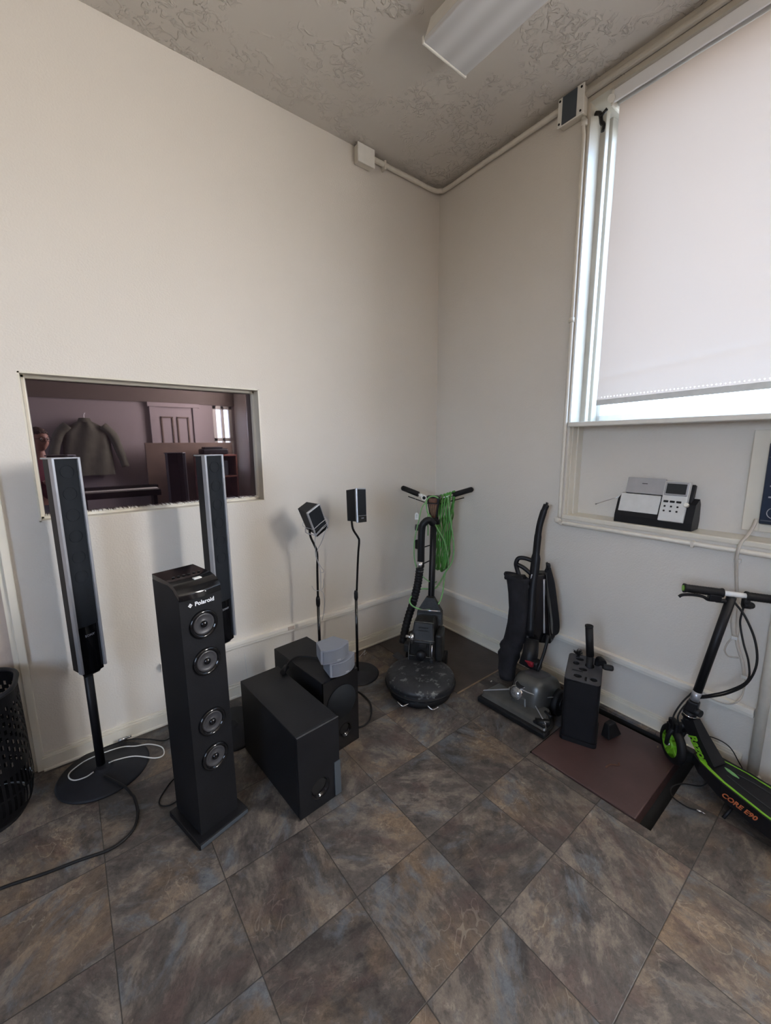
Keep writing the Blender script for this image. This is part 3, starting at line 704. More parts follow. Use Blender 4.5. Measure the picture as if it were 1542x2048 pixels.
# ================================================================== tower speakers on round bases
def tower_speaker(label, x, y, rz, lean=0):
    t = thing('tower_speaker', label, 'speaker', (x, y, 0), rz, 'tall black and silver tower speakers')
    b = MB(); b.lathe([(.172, 0), (.173, .004), (.165, .011), (.04, .017), (.034, .022), (.028, .028)], n=56, X=T(0, -.02, 0)); b.build('base', M_disc, t)
    b = MB(); b.tube([(0, 0, .020), (0, 0, .50)], .017, n=20); b.build('pole', M_blackmat, t)
    z0, z1 = .478, 1.372
    prof = [(-.048, -.042), (.048, -.042), (.050, -.030), (.046, .012), (.026, .040), (-.026, .040), (-.046, .012), (-.050, -.030)]
    b = MB(); b.prism(prof, z1 - z0 - .022, z0=z0 + .022); b.hexa([(-.030, -.030, z0 - .012), (.030, -.030, z0 - .012), (.02, .03, z0), (-.02, .03, z0), (-.048, -.042, z0 + .024), (.048, -.042, z0 + .024), (.030, .038, z0 + .024), (-.030, .038, z0 + .024)]); cab = b.build('cabinet', M_blackmat, t)
    def front(x0, x1, za, zb, d, bulge):
        return lambda u, v: ((x0 + (x1 - x0) * u), -(.043 + d + bulge * math.sin(PI * u)), za + (zb - za) * v)
    b = MB(); b.grid(front(-.0405, .0405, .690, z1 - .004, .002, .006), 10, 60); b.build('grille', M_cloth, t)
    b = MB(); b.grid(front(-.0405, .0405, z0 + .004, .688, .001, .006), 10, 8); b.build('lower_panel', M_blackgloss, t)
    b = MB()                                            # drivers pushing faintly through the cloth
    for z in (1.32, 1.235, 1.15, 1.065, .98, .90):
        b = MB(); b.torus(.024, .0012, X=T(0, -.0505, z) @ FACE, n=28, m=6); b.build('driver_ring', M_cloth, t)
    for s_ in (-1, 1):
        b = MB(); b.box((s_ * .0405, -.054, z0 + .016), (s_ * .0505, -.030, z1), bevel=.002); b.build('side_trim', M_silver, t)
    b = MB(); b.box((-.0505, -.054, z1 - .003), (.0505, .020, z1 + .003), bevel=.002); b.build('top_cap', M_silver, t)
    text('SONY', .013, 'maker_mark', M_letterdim, t, T(0, -.0510, .648) @ FACE, space=1.1)
    return t
tower_speaker('tall black tower speaker with silver edges nearest the door', -2.240, -.165, R(28))
tower_speaker('tall silver-edged tower speaker on round base just behind the four-cone speaker', -1.715, -.245, R(24))

# four-cone floor speaker
t = thing('floor_speaker', 'black floor-standing speaker with four round cones and white maker name', 'speaker', (-1.931, -.690, 0), R(14))
b = MB(); b.box((-.098, -.125, 0), (.098, .105, .024), bevel=.004); b.build('plinth', M_blackmat, t)
b = MB(); b.box((-.094, -.1275, .006), (.094, -.1235, .020), bevel=.001); b.build('plinth_strip', M_bluegrey, t)
W2, D2 = .0735, .092
b = MB()
Xs = Matrix(((0, 0, 1, -W2), (1, 0, 0, 0), (0, 1, 0, 0), (0, 0, 0, 1)))
b.prism([(-D2, .024), (D2, .024), (D2, .955), (-.02, .955), (-.055, .945), (-D2, .915)], 2 * W2, X=Xs); b.build('cabinet', M_black, t)
b = MB()
prof = [(-D2 - .004, .914), (-D2 - .001, .935), (-.080, .950), (-.058, .962), (-.03, .969), (D2, .974)]
g = lambda u, v: (-W2 + 2 * W2 * u, (prof[min(5, int(v * 5))][0] + (prof[min(5, int(v * 5) + 1)][0] - prof[min(5, int(v * 5))][0]) * (v * 5 - int(v * 5))) - .010 * math.sin(PI * u) * (1 - v), prof[min(5, int(v * 5))][1] + (prof[min(5, int(v * 5) + 1)][1] - prof[min(5, int(v * 5))][1]) * (v * 5 - int(v * 5)))
b.grid(g, 12, 25)
b.prism([(-D2, .914), (D2, .95), (D2, .9735), (-.03, .968), (-.058, .9615), (-.080, .9495), (-D2 - .001, .934)], 2 * W2 - .001, X=T(.0005, 0, 0) @ Xs); b.build('top_panel', M_blackgloss, t)
b = MB(); b.box((-.012, -.062, .9630), (.014, -.046, .9665), X=T(.012, .002, .0005)); b.build('sticker', M_paper, t)
b = MB(); 
for k in range(6): b.tube([(-.045 + k * .018, -.005, .9712), (-.045 + k * .018, -.005, .9740)], .005, n=10)
b.build('top_buttons', M_rubber, t)
b = MB(); b.sphere((.012, -.104, .930), .0022, n=8); b.build('power_light', M_letter, t)
for z in (.812, .674, .440, .300):
    b = MB(); b.lathe([(.050, 0), (.0495, .006), (.045, .011), (.040, .008), (.037, .002)], n=40, X=T(.002, -D2 - .000, z) @ FACE, cap0=False, cap1=False); dr = b.build('driver_ring', M_blackgloss, t)
    b = MB(); b.lathe([(.037, .003), (.034, .006), (.030, .002), (.012, -.012 + .0125), (.010, .003), (.006, .006), (.001, .0075)], n=36, X=T(.002, -D2, z) @ FACE, cap0=False); cn = b.build('cone', M_cone, dr)
    b = MB(); b.lathe([(.012, .003), (.0115, .007), (.007, .011), (.001, .0125)], n=24, X=T(.002, -D2, z) @ FACE, cap0=False); b.build('dust_cap', M_blackgloss, dr)
text('Polaroid', .0205, 'maker_mark', M_letter, t, T(.012, -D2 - .0006, .890) @ FACE, bold=.0004)
b = MB()
for i in (-1, 0, 1):
    for j in (-1, 0, 1):
        if abs(i) + abs(j) < 3: b.box((-.0016, -.0016, 0), (.0016, .0016, .001), X=T(-.038, -D2, .890) @ FACE @ Matrix.Rotation(PI / 4, 4, 'Z') @ T(i * .0040, j * .0040, 0))
b.build('maker_symbol', M_letter, t)

# ================================================================== subwoofers
def arc_poly(): pass
t = thing('subwoofer', 'nearer black subwoofer box with a flared port and worn top corner', 'subwoofer', (-1.572, -.945, 0), R(3.8), 'black subwoofer boxes')
W_, D_, H_ = .1875, .505, .352
b = MB(); b.box((-W_ / 2, .012, .004), (W_ / 2, D_, H_), bevel=.003); b.build('cabinet', M_black, t)
b = MB(); px, pz, pr = .000, .088, .043
b.plate([(-W_ / 2 + .001, .004), (W_ / 2 - .001, .004), (W_ / 2 - .001, H_ - .001), (-W_ / 2 + .001, H_ - .001)], [circ(px, pz, pr, 32)], .012, X=FACE); b.build('front_panel', M_black, t)
b = MB(); b.lathe([(.0445, .001), (.041, .0005), (.036, -.004), (.032, -.0115)], n=32, X=T(px, 0, pz) @ FACE, cap0=False, cap1=True); b.build('port', M_blackgloss, t)
b = MB(); b.hexa([(.066, -.006, .012), (.0945, -.006, .012), (.0945, .002, .012), (.066, .002, .012), (.066, -.003, .160), (.0945, -.003, .160), (.0945, .002, .160), (.066, .002, .160)]); b.build('corner_badge', M_bluegrey, t)
b = MB(); b.box((-W_ / 2, -.001, H_ - .002), (W_ / 2, .005, H_ + .0012), bevel=.001); b.build('worn_edge', M_cone, t)
t = thing('subwoofer', 'farther black subwoofer box carrying the stacked silver speakers', 'subwoofer', (-1.338, -.735, 0), R(5), 'black subwoofer boxes')
W_, D_, H_ = .198, .44, .376
b = MB(); b.box((-W_ / 2, .012, .004), (W_ / 2, D_, H_), bevel=.003); b.build('cabinet', M_black, t)
b = MB(); b.plate([(-W_ / 2 + .001, .004), (W_ / 2 - .001, .004), (W_ / 2 - .001, H_ - .001), (-W_ / 2 + .001, H_ - .001)], [circ(.02, .090, .036, 28)], .012, X=FACE); b.build('front_panel', M_blackgloss, t)
b = MB(); b.lathe([(.0375, .001), (.034, .0005), (.029, -.004), (.026, -.0115)], n=28, X=T(.02, 0, .09) @ FACE, cap0=False); b.build('port', M_blackgloss, t)
b = MB(); b.lathe([(.082, 0), (.080, .004), (.001, .006)], n=48, X=T(0, -.001, .245) @ FACE, cap0=False); b.build('round_grille', M_cloth, t)

# stacked curved silver speakers
def silver_speaker(label, loc, rz, W=.150, D=.085, H=.067):
    t = thing('bookshelf_speaker', label, 'speaker', loc, rz, 'curved silver speakers stacked on the subwoofer')
    n = 16; r0 = W * .62
    front = []
    for k in range(n + 1):
        x = -W / 2 + W * k / n; front.append((x, -D / 2 - .028 * (1 - (2 * k / n - 1) ** 2)))
    poly = front + [(W / 2 * .62, D / 2), (-W / 2 * .62, D / 2)]
    b = MB(); b.prism(poly, H, z0=0); bmesh.ops.bevel(b.bm, geom=[e for e in b.bm.edges if abs(e.verts[0].co.z - e.verts[1].co.z) < 1e-5], offset=.002, segments=2, affect='EDGES'); b.build('cabinet', M_silverbox, t)
    b = MB()
    fr = [(x, y - .0030) for x, y in front[1:-1]] + [(x, y - .0004) for x, y in reversed(front[1:-1])]
    b.prism(fr, H - .012, z0=.006); b.build('grille', M_silvergrille, t)
    b = MB(); b.box((-.05, -.035, -.004), (.05, .035, .0005), bevel=.001); b.build('gap_shade_pad', M_rubber, t)  # black pad added as the dark shaded gap under the cabinet
    b = MB(); b.box((-.009, -D / 2 - .0325, .010), (.009, -D / 2 - .0285, .014)); b.build('maker_mark', M_letterdim, t)
    return t
silver_speaker('lower pale silver curved speaker on the subwoofer', (-1.322, -.674, .3805), R(9))
silver_speaker('upper pale silver curved speaker, topmost of its stack', (-1.354, -.672, .4530), R(2))

# ================================================================== small speakers on thin stands
def stand_speaker(name, label, foot, neck, rzs, tilt, W, Hh, D, centre, group, bo=(0, 0)):
    t = thing(name, label, 'speaker', (foot[0], foot[1], 0), 0, group)
    b = MB(); b.lathe([(.132, 0), (.133, .005), (.122, .011), (.03, .014), (.016, .022)], n=48, X=T(foot[0] + bo[0], foot[1] + bo[1], 0)); wpart(b, 'base', M_disc, t)
    b = MB(); b.tube([(foot[0], foot[1], .01), (foot[0], foot[1], .50)], .0085, n=12); b.tube(neck, .0065, n=12, smooth=5); wpart(b, 'pole', M_blackgloss, t)
    b = MB(); b.tube([(foot[0], foot[1], .485), (foot[0], foot[1], .50), (foot[0], foot[1], .53), (foot[0], foot[1], .545)], [.009, .0125, .0125, .009], n=14); wpart(b, 'collar', M_blackmat, t)
    X = T(*centre) @ Matrix.Rotation(rzs, 4, 'Z') @ Matrix.Rotation(tilt[0], 4, 'Y') @ Matrix.Rotation(tilt[1], 4, 'X')
    w, h = W / 2, Hh / 2
    b = MB(); b.hexa([(-w * .8, -D / 2 + .012, -h * .94), (w * .8, -D / 2 + .012, -h * .94), (w * .62, D / 2, -h * .9), (-w * .62, D / 2, -h * .9), (-w * .92, -D / 2 + .012, h * .96), (w * .92, -D / 2 + .012, h * .96), (w * .70, D / 2, h * .9), (-w * .70, D / 2, h * .9)]); 
    b.bm.transform(X); cab = wpart(b, 'cabinet', M_blackmat, t)
    b = MB(); b.box((-w, -D / 2, -h), (w, -D / 2 + .013, h), bevel=.003); b.bm.transform(X); wpart(b, 'front_frame', M_silver, t)
    b = MB(); b.box((-w + .007, -D / 2 - .003, -h + .040), (w - .007, -D / 2 + .004, h - .007), bevel=.002); b.bm.transform(X); wpart(b, 'grille', M_cloth, t)
    b = MB(); b.box((-w + .005, -D / 2 - .0025, -h), (w - .005, -D / 2 + .004, -h + .038), bevel=.002); b.bm.transform(X); wpart(b, 'lower_panel', M_blackgloss, t)
    m = text('SONY', .010, 'maker_mark', M_letterdim, t, X @ T(0, -D / 2 - .003, -h + .024) @ FACE); m.data.transform(INV[t.name])
    return t, X
G_ = 'small satellite speakers on thin black stands'
t1, X1 = stand_speaker('satellite_speaker', 'small speaker leaning over on its thin stand with wire wrapped round it', (-1.151, -.196),
    [(-1.151, -.196, .53), (-1.149, -.197, .70), (-1.146, -.198, .80), (-1.156, -.194, .845), (-1.178, -.186, .905), (-1.180, -.180, .96)], R(8), (R(-27), R(10)), .096, .168, .10, (-1.170, -.200, 1.010), G_, (-.064, .026))
t2, X2 = stand_speaker('satellite_speaker', 'upright small speaker on a thin bent stand beside the floor machine', (-.925, -.255),
    [(-.918, -.252, .53), (-.905, -.255, .75), (-.897, -.258, .845), (-.904, -.256, .872), (-.931, -.245, .925), (-.936, -.240, .99)], R(20), (R(6), R(-5)), .094, .198, .085, (-.915, -.258, 1.064), G_)
# wire wrapped round the tilted one
b = MB()
def on1(x, y, z): return X1 @ Vector((x, y, z))
w, d = .052, .056
for z, s_ in ((-.018, .010), (-.050, .022), (-.058, .018)):
    b.tube([on1(-w, -d, z - s_ / 2), on1(0, -d - .002, z), on1(w, -d, z + s_ / 2), on1(w, d - .02, z + s_), on1(0, d, z), on1(-w, d - .02, z - s_), on1(-w, -d, z - s_ / 2)], .0016, n=6, smooth=3)
b.tube([on1(w, -d, -.01), on1(w * 1.1, -d, -.05), (-1.125, -.255, .93), (-1.135, -.23, .87), (-1.152, -.215, .83), (-1.158, -.212, .80), (-1.150, -.210, .76), (-1.130, -.212, .72), (-1.115, -.212, .70), (-1.122, -.212, .688), (-1.136, -.212, .695)], .0016, n=6, smooth=6)
b.tube([on1(-w, -d, -.06), (-1.172, -.225, .885), (-1.165, -.214, .84), (-1.162, -.212, .79), (-1.140, -.212, .72), (-1.134, -.208, .68), (-1.136, -.209, .60), (-1.140, -.209, .585)], .0016, n=6, smooth=6)
b.tube([(-1.195, -.212, .625), (-1.182, -.212, .600), (-1.160, -.212, .588), (-1.142, -.210, .586), (-1.122, -.212, .600), (-1.118, -.212, .65)], .0016, n=6, smooth=6)
b.tube([(-1.136, -.208, .583), (-1.122, -.21, .56), (-1.117, -.21, .50), (-1.125, -.21, .44), (-1.135, -.208, .40)], .0016, n=6, smooth=6)
wpart(b, 'wound_wire', M_silver, t1)

# ================================================================== floor machine in the corner
BO = (-.700, -.600, 0)
t = thing('floor_polisher', 'scuffed black round-deck floor polisher leaning its handle into the corner', 'floor polisher', BO)
def bp_(mb, name, m, parent=None): return wpart(mb, name, m, t, parent)
FV = Vector((-.80, -.60, 0)).normalized(); EV = Vector((.60, -.80, 0)).normalized()
def BX(o): return frame_xyz(o, EV, -FV, (0, 0, 1))          # local x to the right, -y towards the viewer
DC = Vector((-.742, -.628, 0))
b = MB(); b.lathe([(.150, .045), (.188, .050), (.197, .062), (.197, .074), (.191, .080), (.197, .086), (.196, .098), (.186, .112), (.150, .122), (.09, .128), (.001, .130)], n=64, X=T(*DC)); bp_(b, 'round_deck', M_scuff)
b = MB(); b.lathe([(.165, .004), (.176, .010), (.176, .040), (.15, .046)], n=56, X=T(*DC)); bp_(b, 'brush', M_rubber)
b = MB(); b.torus(.1965, .007, X=T(DC.x, DC.y, .068), n=64); bp_(b, 'rubber_bumper', M_rubber)
X = BX(DC)
for (x0, y0) in ((-.06, -.195), (.10, -.185)):
    b = MB(); b.tube([(x0 - .03, y0 + .006, .040), (x0, y0 - .004, .026), (x0 + .03, y0 + .012, .036)], .004, n=8, smooth=4); b.bm.transform(X); bp_(b, 'wire_guard', M_steel)
X = BX((-.615, -.520, 0))
b = MB(); b.box((-.080, -.040, .120), (.075, .130, .245), bevel=.012); b.box((-.085, -.055, .10), (.05, .02, .155), bevel=.006); b.bm.transform(X); bp_(b, 'motor_housing', M_grime)
b = MB(); b.hexa([(-.075, -.035, .235), (.075, -.035, .235), (.075, .125, .245), (-.075, .125, .245), (-.060, .010, .345), (.060, .010, .345), (.058, .100, .350), (-.058, .100, .350)], bevel=.010); b.bm.transform(X); mc = bp_(b, 'motor_cover', M_grime)
b = MB(); b.hexa([(-.045, -.018, .258), (.045, -.018, .258), (.045, -.010, .256), (-.045, -.010, .256), (-.036, .002, .322), (.036, .002, .322), (.036, .010, .322), (-.036, .010, .322)]); b.bm.transform(X); bp_(b, 'cover_plate', M_blackmat, mc)
for z in (.262, .278, .294, .310):
    b = MB(); b.box((-.03, -.022 + (z - .258) * .30, z), (.03, -.014 + (z - .258) * .30, z + .004)); b.bm.transform(X); bp_(b, 'cooling_rib', M_grime, mc)
b = MB(); b.lathe([(.030, 0), (.030, .018), (.025, .026), (.001, .028)], n=28, X=X @ T(-.005, -.052, .160) @ FACE); bp_(b, 'round_knob', M_blackmat)
b = MB()
for x in (-.082, .050): b.tube([(x, -.056, .105), (x, -.056, .150), (x * .95, -.040, .240)], .0022, n=6)
b.tube([(-.082, -.056, .152), (.050, -.056, .152)], .0022, n=6); b.tube([(-.060, .006, .343), (.060, .006, .343)], .0025, n=6); b.tube([(-.074, -.036, .246), (.074, -.036, .246)], .0022, n=6); b.bm.transform(X); bp_(b, 'worn_edges', M_cone2)
b = MB(); b.box((.048, -.075, .105), (.072, -.040, .150), bevel=.004); b.box((-.112, -.05, .165), (-.082, .0, .215), bevel=.005); b.box((-.020, -.046, .200), (.028, -.034, .228), bevel=.003); b.bm.transform(X); bp_(b, 'switch_boxes', M_grime)
b = MB(); b.box((.076, -.035, .115), (.118, .115, .290), bevel=.014); b.bm.transform(X); bp_(b, 'side_tank', M_grime)
b = MB(); b.tube([(.060, -.060, .09), (.062, -.062, .235)], .003, n=8); b.bm.transform(X); bp_(b, 'thin_rod', M_steel)
b = MB(); b.tube([(-.062, -.045, .225), (-.062, -.045, .285)], .011, n=16); b.tube([(-.10, -.04, .262), (-.062, -.045, .262)], .009, n=12); b.bm.transform(X); bp_(b, 'metal_fitting', M_steel)
b = MB(); b.hexa([(-.190, -.020, .110), (-.085, -.060, .085), (-.080, -.02, .090), (-.17, .02, .115), (-.190, -.020, .118), (-.085, -.060, .093), (-.080, -.02, .098), (-.17, .02, .123)]); b.bm.transform(X); bp_(b, 'foot_flap', M_cone)
b = MB(); b.tube([(.06, .14, .05), (.13, .14, .05)], .05, n=24); b.tube([(-.13, .14, .05), (-.06, .14, .05)], .05, n=24); b.bm.transform(X); bp_(b, 'wheel', M_rubber)
# bracket and the sloping column
X = BX((-.455, -.415, 0))
b = MB(); b.hexa([(-.082, -.075, .250), (.082, -.075, .250), (.082, .02, .250), (-.082, .02, .250), (-.080, -.040, .345), (.080, -.040, .345), (.080, .015, .345), (-.080, .015, .345)], bevel=.004)
b.hexa([(-.080, -.040, .345), (.080, -.040, .345), (.080, .015, .345), (-.080, .015, .345), (-.026, -.015, .435), (.026, -.015, .435), (.026, .02, .435), (-.026, .02, .435)]); b.bm.transform(X); bp_(b, 'yoke', M_grime)
b = MB(); b.tube([Vector((-.455, -.415, .362)) + FV * .045 - EV * .060, Vector((-.455, -.415, .362)) + FV * .045 + EV * .070], .005, n=10); bp_(b, 'yoke_bar', M_steel)
colA, colB = Vector((-.452, -.415, .30)), Vector((-.318, -.300, .925))
b = MB(); b.tube([colA, colB], .021, n=24); bp_(b, 'column', M_blackmat)
b = MB(); b.tube([colA + FV * .020 + Vector((0, 0, .03)), colB + FV * .020 + Vector((0, 0, -.02))], .0045, n=10); bp_(b, 'column_rail', M_cone)
X = BX((-.312, -.292, 0))
b = MB(); b.tube([(0, 0, .895), (0, 0, .925)], .034, n=20); b.box((-.012, -.045, .885), (.045, -.01, .915), bevel=.003); b.bm.transform(X); bp_(b, 'clamp', M_blackmat)
b = MB(); b.hexa([(-.018, -.022, .905), (.020, -.022, .905), (.020, .03, .905), (-.018, .03, .905), (-.046, -.030, 1.070), (.044, -.030, 1.070), (.044, .04, 1.070), (-.046, .04, 1.070)], bevel=.004); b.bm.transform(X); hd = bp_(b, 'switch_head', M_blackmat)
b = MB(); b.hexa([(-.012, -.030, .930), (.014, -.030, .930), (.014, -.02, .930), (-.012, -.02, .930), (-.030, -.037, 1.020), (.028, -.037, 1.020), (.028, -.028, 1.020), (-.030, -.028, 1.020)]); b.bm.transform(X); bp_(b, 'brown_panel', M_rust, hd)
for k in range(4):
    x = -.022 + k * .014
    b = MB(); b.tube([(x * .4, -.033, .94), (x, -.040, 1.015)], .0022, n=6); b.bm.transform(X); bp_(b, 'panel_rib', M_wood, hd)
b = MB(); b.box((-.028, -.046, 1.028), (.026, -.030, 1.060), bevel=.008); b.bm.transform(X); bp_(b, 'red_switch', M_rust, hd)
# handle bars: ends touch the two walls
HL, HR, HC = Vector((-.365, -.045, 1.105)), Vector((-.048, -.385, 1.100)), Vector((-.262, -.245, 1.030))
for s_, E_ in ((0, HL), (1, HR)):
    b = MB(); b.tube([HC, E_], .0105, n=14); bar = bp_(b, 'handle_bar', M_steel)
    b = MB(); m_ = E_.lerp(HC, .50); b.tube([E_, m_], .0185, n=20); b.sphere(E_, .0185, n=14); bp_(b, 'grip', M_rubber, bar)
    b = MB(); off = Vector((0, 0, -.040)) + FV * .02; b.tube([E_.lerp(HC, .18) + off, HC + off * .8], .0035, n=8); bp_(b, 'squeeze_lever', M_rubber, bar)
b = MB(); c_ = HL.lerp(HC, .70) + FV * .026 + Vector((0, 0, -.004)); b.torus(.0165, .0060, X=frame_xyz(c_, EV, (0, 0, 1), FV), n=24); rg_ = bp_(b, 'white_ring', M_white); b = MB(); b.lathe([(.012, -.004), (.012, .003), (.001, .004)], n=20, X=frame_xyz(c_, EV, (0, 0, 1), FV)); bp_(b, 'ring_centre', M_rubber, rg_)
b = MB(); b.tube([HL.lerp(HC, .54), HL.lerp(HC, .66)], .0155, n=16); bp_(b, 'white_collar', M_white)
# suction pipe on the left of the column
b = MB(); b.tube([(-.395, -.375, .902), (-.425, -.365, .930), (-.452, -.350, .915), (-.464, -.338, .860), (-.466, -.334, .62)], .023, n=18, smooth=6); pipe = bp_(b, 'suction_pipe', M_blackmat)
b = MB(); b.tube([(-.467, -.333, .66), (-.470, -.330, .615)], .0245, n=18); b.tube([(-.470, -.330, .602), (-.471, -.329, .592)], .0245, n=18); bp_(b, 'pipe_cuff', M_steel, pipe)
P_ = [(-.470, -.330, .61), (-.482, -.322, .50), (-.505, -.305, .38), (-.545, -.290, .25), (-.600, -.305, .12)]
b = MB(); b.tube(P_, lambda u: .0255 + .0018 * math.sin(u * 150), n=18, smooth=24); bp_(b, 'suction_hose', M_rubber, pipe)
b = MB(); b.tube([Vector((-.440, -.290, .872)) - EV * .026, Vector((-.440, -.290, .872)) + EV * .018], .021, n=20); bp_(b, 'grey_cap', M_cone)
b = MB(); b.box((-.475, -.322, .735), (-.442, -.285, .795), bevel=.004); bp_(b, 'small_box', M_rubber)
b = MB(); b.tube([(-.470, -.345, .752), (-.33, -.325, .752)], .004, n=8); b.tube([(-.468, -.345, .640), (-.345, -.335, .655)], .004, n=8); bp_(b, 'pipe_bracket', M_blackmat)
# price tag hanging on the bar
b = MB(); Xt = frame_xyz((-.438, -.262, .945), EV, (0, 0, 1), FV); b.prism([(-.012, -.024), (.012, -.024), (.012, .014), (.005, .022), (-.005, .022), (-.012, .014)], .001, X=Xt)
tg = one(b, 'hang_tag', M_paper, 'small white paper tag hanging from the floor polisher handle', 'tag')
b = MB(); b.tube([(-.438, -.262, .965), (-.405, -.225, 1.01), (-.360, -.160, 1.045)], .0009, n=5, smooth=3); b.build('string', M_whitecord, tg, inv=Matrix.Translation(-tg.location))
b = MB()
for z, w_ in ((.935, .012), (.944, .008), (.952, .010)): b.tube([Vector((-.438, -.262, z)) + FV * .0018 - EV * w_ / 2, Vector((-.438, -.262, z + .003)) + FV * .0018 + EV * w_ / 2], .0008, n=4)
b.build('ink_marks', M_rubber, tg, inv=Matrix.Translation(-tg.location))

# long green cord looped over the right bar
rope = thing('extension_cord', 'bright green extension cord hanging in long loops over the polisher handle', 'extension cord', (-.25, -.35, .50))
b = MB(); random.seed(11)
n_ = 7; pts = []
A0, A1 = HC.lerp(HR, .04), HC.lerp(HR, .56)
def topP(u, side): return A0.lerp(A1, u) + Vector((0, 0, .016)) + FV * side
def wob(p, z): return p + EV * .0050 * math.sin(z * 62 + p.x * 90) + FV * (.005 * math.sin(z * 55 + p.y * 120))
for k in range(n_):
    u = k / (n_ - 1); zb = .535 + .05 * abs(u - .45) + random.uniform(-.012, .02) + (.04 if u > .85 else 0)
    fr = .026 + .012 * (k % 3); ub = .08 + u * .62
    bot = A0.lerp(A1, ub); top = topP(u, 0)
    up_pts = []
    for q in range(10):
        v = q / 9; z = top.z + (zb - top.z) * v
        p = top.lerp(bot, v ** .8); p = Vector((p.x, p.y, z)) + FV * fr * min(1, v * 6)
        up_pts.append(wob(p, z + k))
    dn = []
    u2 = min(1, u + .5 / (n_ - 1)); top2 = topP(u2, 0)
    for q in range(10):
        v = 1 - q / 9; z = top2.z + (zb - top2.z) * v
        p = top2.lerp(A0.lerp(A1, ub + .03), v ** .8); p = Vector((p.x, p.y, z)) - FV * .020 * min(1, v * 6) + FV * (.018 * (k % 2) * min(1, v * 3))
        dn.append(wob(p, z + k + .5))
    pts += up_pts + [Vector((bot.x, bot.y, zb - .014)) + EV * .004] + dn + [top2 + Vector((0, 0, .006))]
b.tube(pts, .0056, n=8, smooth=4); wpart(b, 'looped_strands', M_rope, rope)
b = MB()
S = lambda p: Vector(p)
b.tube([S((-.235, -.345, 1.075)), S((-.24, -.36, 1.0)), S((-.235, -.375, .90)), S((-.222, -.385, .80)), S((-.215, -.39, .70)), S((-.225, -.385, .62)), S((-.262, -.36, .545)), S((-.310, -.36, .490)), S((-.372, -.376, .465)), S((-.418, -.374, .470)), S((-.452, -.335, .468)), S((-.482, -.322, .462)), S((-.50, -.300, .47))], .0050, n=8, smooth=6)
b.tube([S((-.28, -.30, 1.06)), S((-.30, -.335, 1.055)), S((-.35, -.32, 1.075)), S((-.385, -.30, 1.05)), S((-.395, -.315, .98)), S((-.375, -.335, .935)), S((-.345, -.365, .86)), S((-.305, -.385, .78)), S((-.270, -.385, .68)), S((-.245, -.375, .60))], .0050, n=8, smooth=6)
b.tube([S((-.385, -.30, 1.045)), S((-.425, -.295, 1.00)), S((-.452, -.300, .93)), S((-.490, -.300, .80)), S((-.494, -.302, .68)), S((-.478, -.322, .59)), S((-.440, -.362, .535)), S((-.400, -.385, .51)), S((-.355, -.37, .505))], .0038, n=8, smooth=6)
b.tube([S((-.262, -.36, .545)), S((-.300, -.385, .50)), S((-.360, -.430, .44)), S((-.420, -.455, .395)), S((-.470, -.440, .365)), S((-.520, -.400, .362)), S((-.558, -.350, .385)), S((-.545, -.315, .41)), S((-.500, -.300, .43))], .0050, n=8, smooth=6)
b.tube([S((-.40, -.33, .97)), S((-.41, -.335, .92)), S((-.405, -.335, .87)), S((-.40, -.33, .82))], .0040, n=8, smooth=6)
wpart(b, 'loose_loops', M_palegreen, rope)

# ================================================================== upright vacuum
VO = (-.36, -1.08, 0)
t = thing('vacuum_cleaner', 'grey and black upright vacuum cleaner with cloth bag and round headlight', 'vacuum cleaner', VO)
def vp_(mb, name, m, parent=None): return wpart(mb, name, m, t, parent)
# local: +x to the viewer's right along the nozzle (world -y), -y = nozzle front (world -x)
VX = T(-.555, -1.100, 0) @ Matrix.Rotation(R(-88.5), 4, 'Z')
b = MB()
b.hexa([(-.195, .000, .012), (.195, .000, .012), (.190, .120, .012), (-.190, .120, .012), (-.188, .030, .058), (.188, .030, .058), (.150, .130, .085), (-.150, .130, .085)], bevel=.010); b.bm.transform(VX); nz_ = vp_(b, 'nozzle', M_hood)
b = MB(); b.box((-.200, -.006, .004), (.200, .050, .034), bevel=.008); b.bm.transform(VX); vp_(b, 'rubber_bumper', M_rubber, nz_)
b = MB(); b.hexa([(-.045, .060, .05), (.060, .060, .05), (.060, .16, .05), (-.045, .16, .05), (-.030, .075, .105), (.045, .075, .105), (.050, .16, .125), (-.035, .16, .125)], bevel=.008); b.bm.transform(VX); vp_(b, 'belt_cover', M_hood, nz_)
for s_ in (-1, 1):
    b = MB(); b.hexa([(s_ * .185, .028, .058), (s_ * .182, .034, .060), (s_ * .065, .108, .094), (s_ * .068, .102, .092), (s_ * .185, .028, .063), (s_ * .182, .034, .065), (s_ * .065, .108, .099), (s_ * .068, .102, .097)]); b.bm.transform(VX); vp_(b, 'silver_stripe', M_silver, nz_)
HLX = VX @ T(-.012, .085, .112) @ Matrix.Rotation(R(-28), 4, 'X') @ FACE
b = MB(); b.lathe([(.034, -.03), (.038, .0), (.037, .012), (.031, .016)], n=32, X=HLX, cap1=False); hl = vp_(b, 'headlight', M_chrome)
b = MB(); b.lathe([(.0315, .010), (.022, .019), (.001, .023)], n=28, X=HLX, cap0=False); vp_(b, 'headlight_lens', M_lens, hl)
def superell(mb, X, e, nu=40, nv=20):
    f = lambda w: math.copysign(abs(w) ** e, w)
    def fn(u, v):
        a = -PI + 2 * PI * u; c = -PI / 2 + PI * v
        return (f(math.cos(c)) * f(math.cos(a)), f(math.cos(c)) * f(math.sin(a)), f(math.sin(c)))
    g = MB(); g.grid(fn, nu, nv); bmesh.ops.remove_doubles(g.bm, verts=g.bm.verts, dist=1e-5)
    me = bpy.data.meshes.new('tmp'); g.bm.transform(X); g.bm.to_mesh(me); g.bm.free(); mb.bm.from_mesh(me); bpy.data.meshes.remove(me)
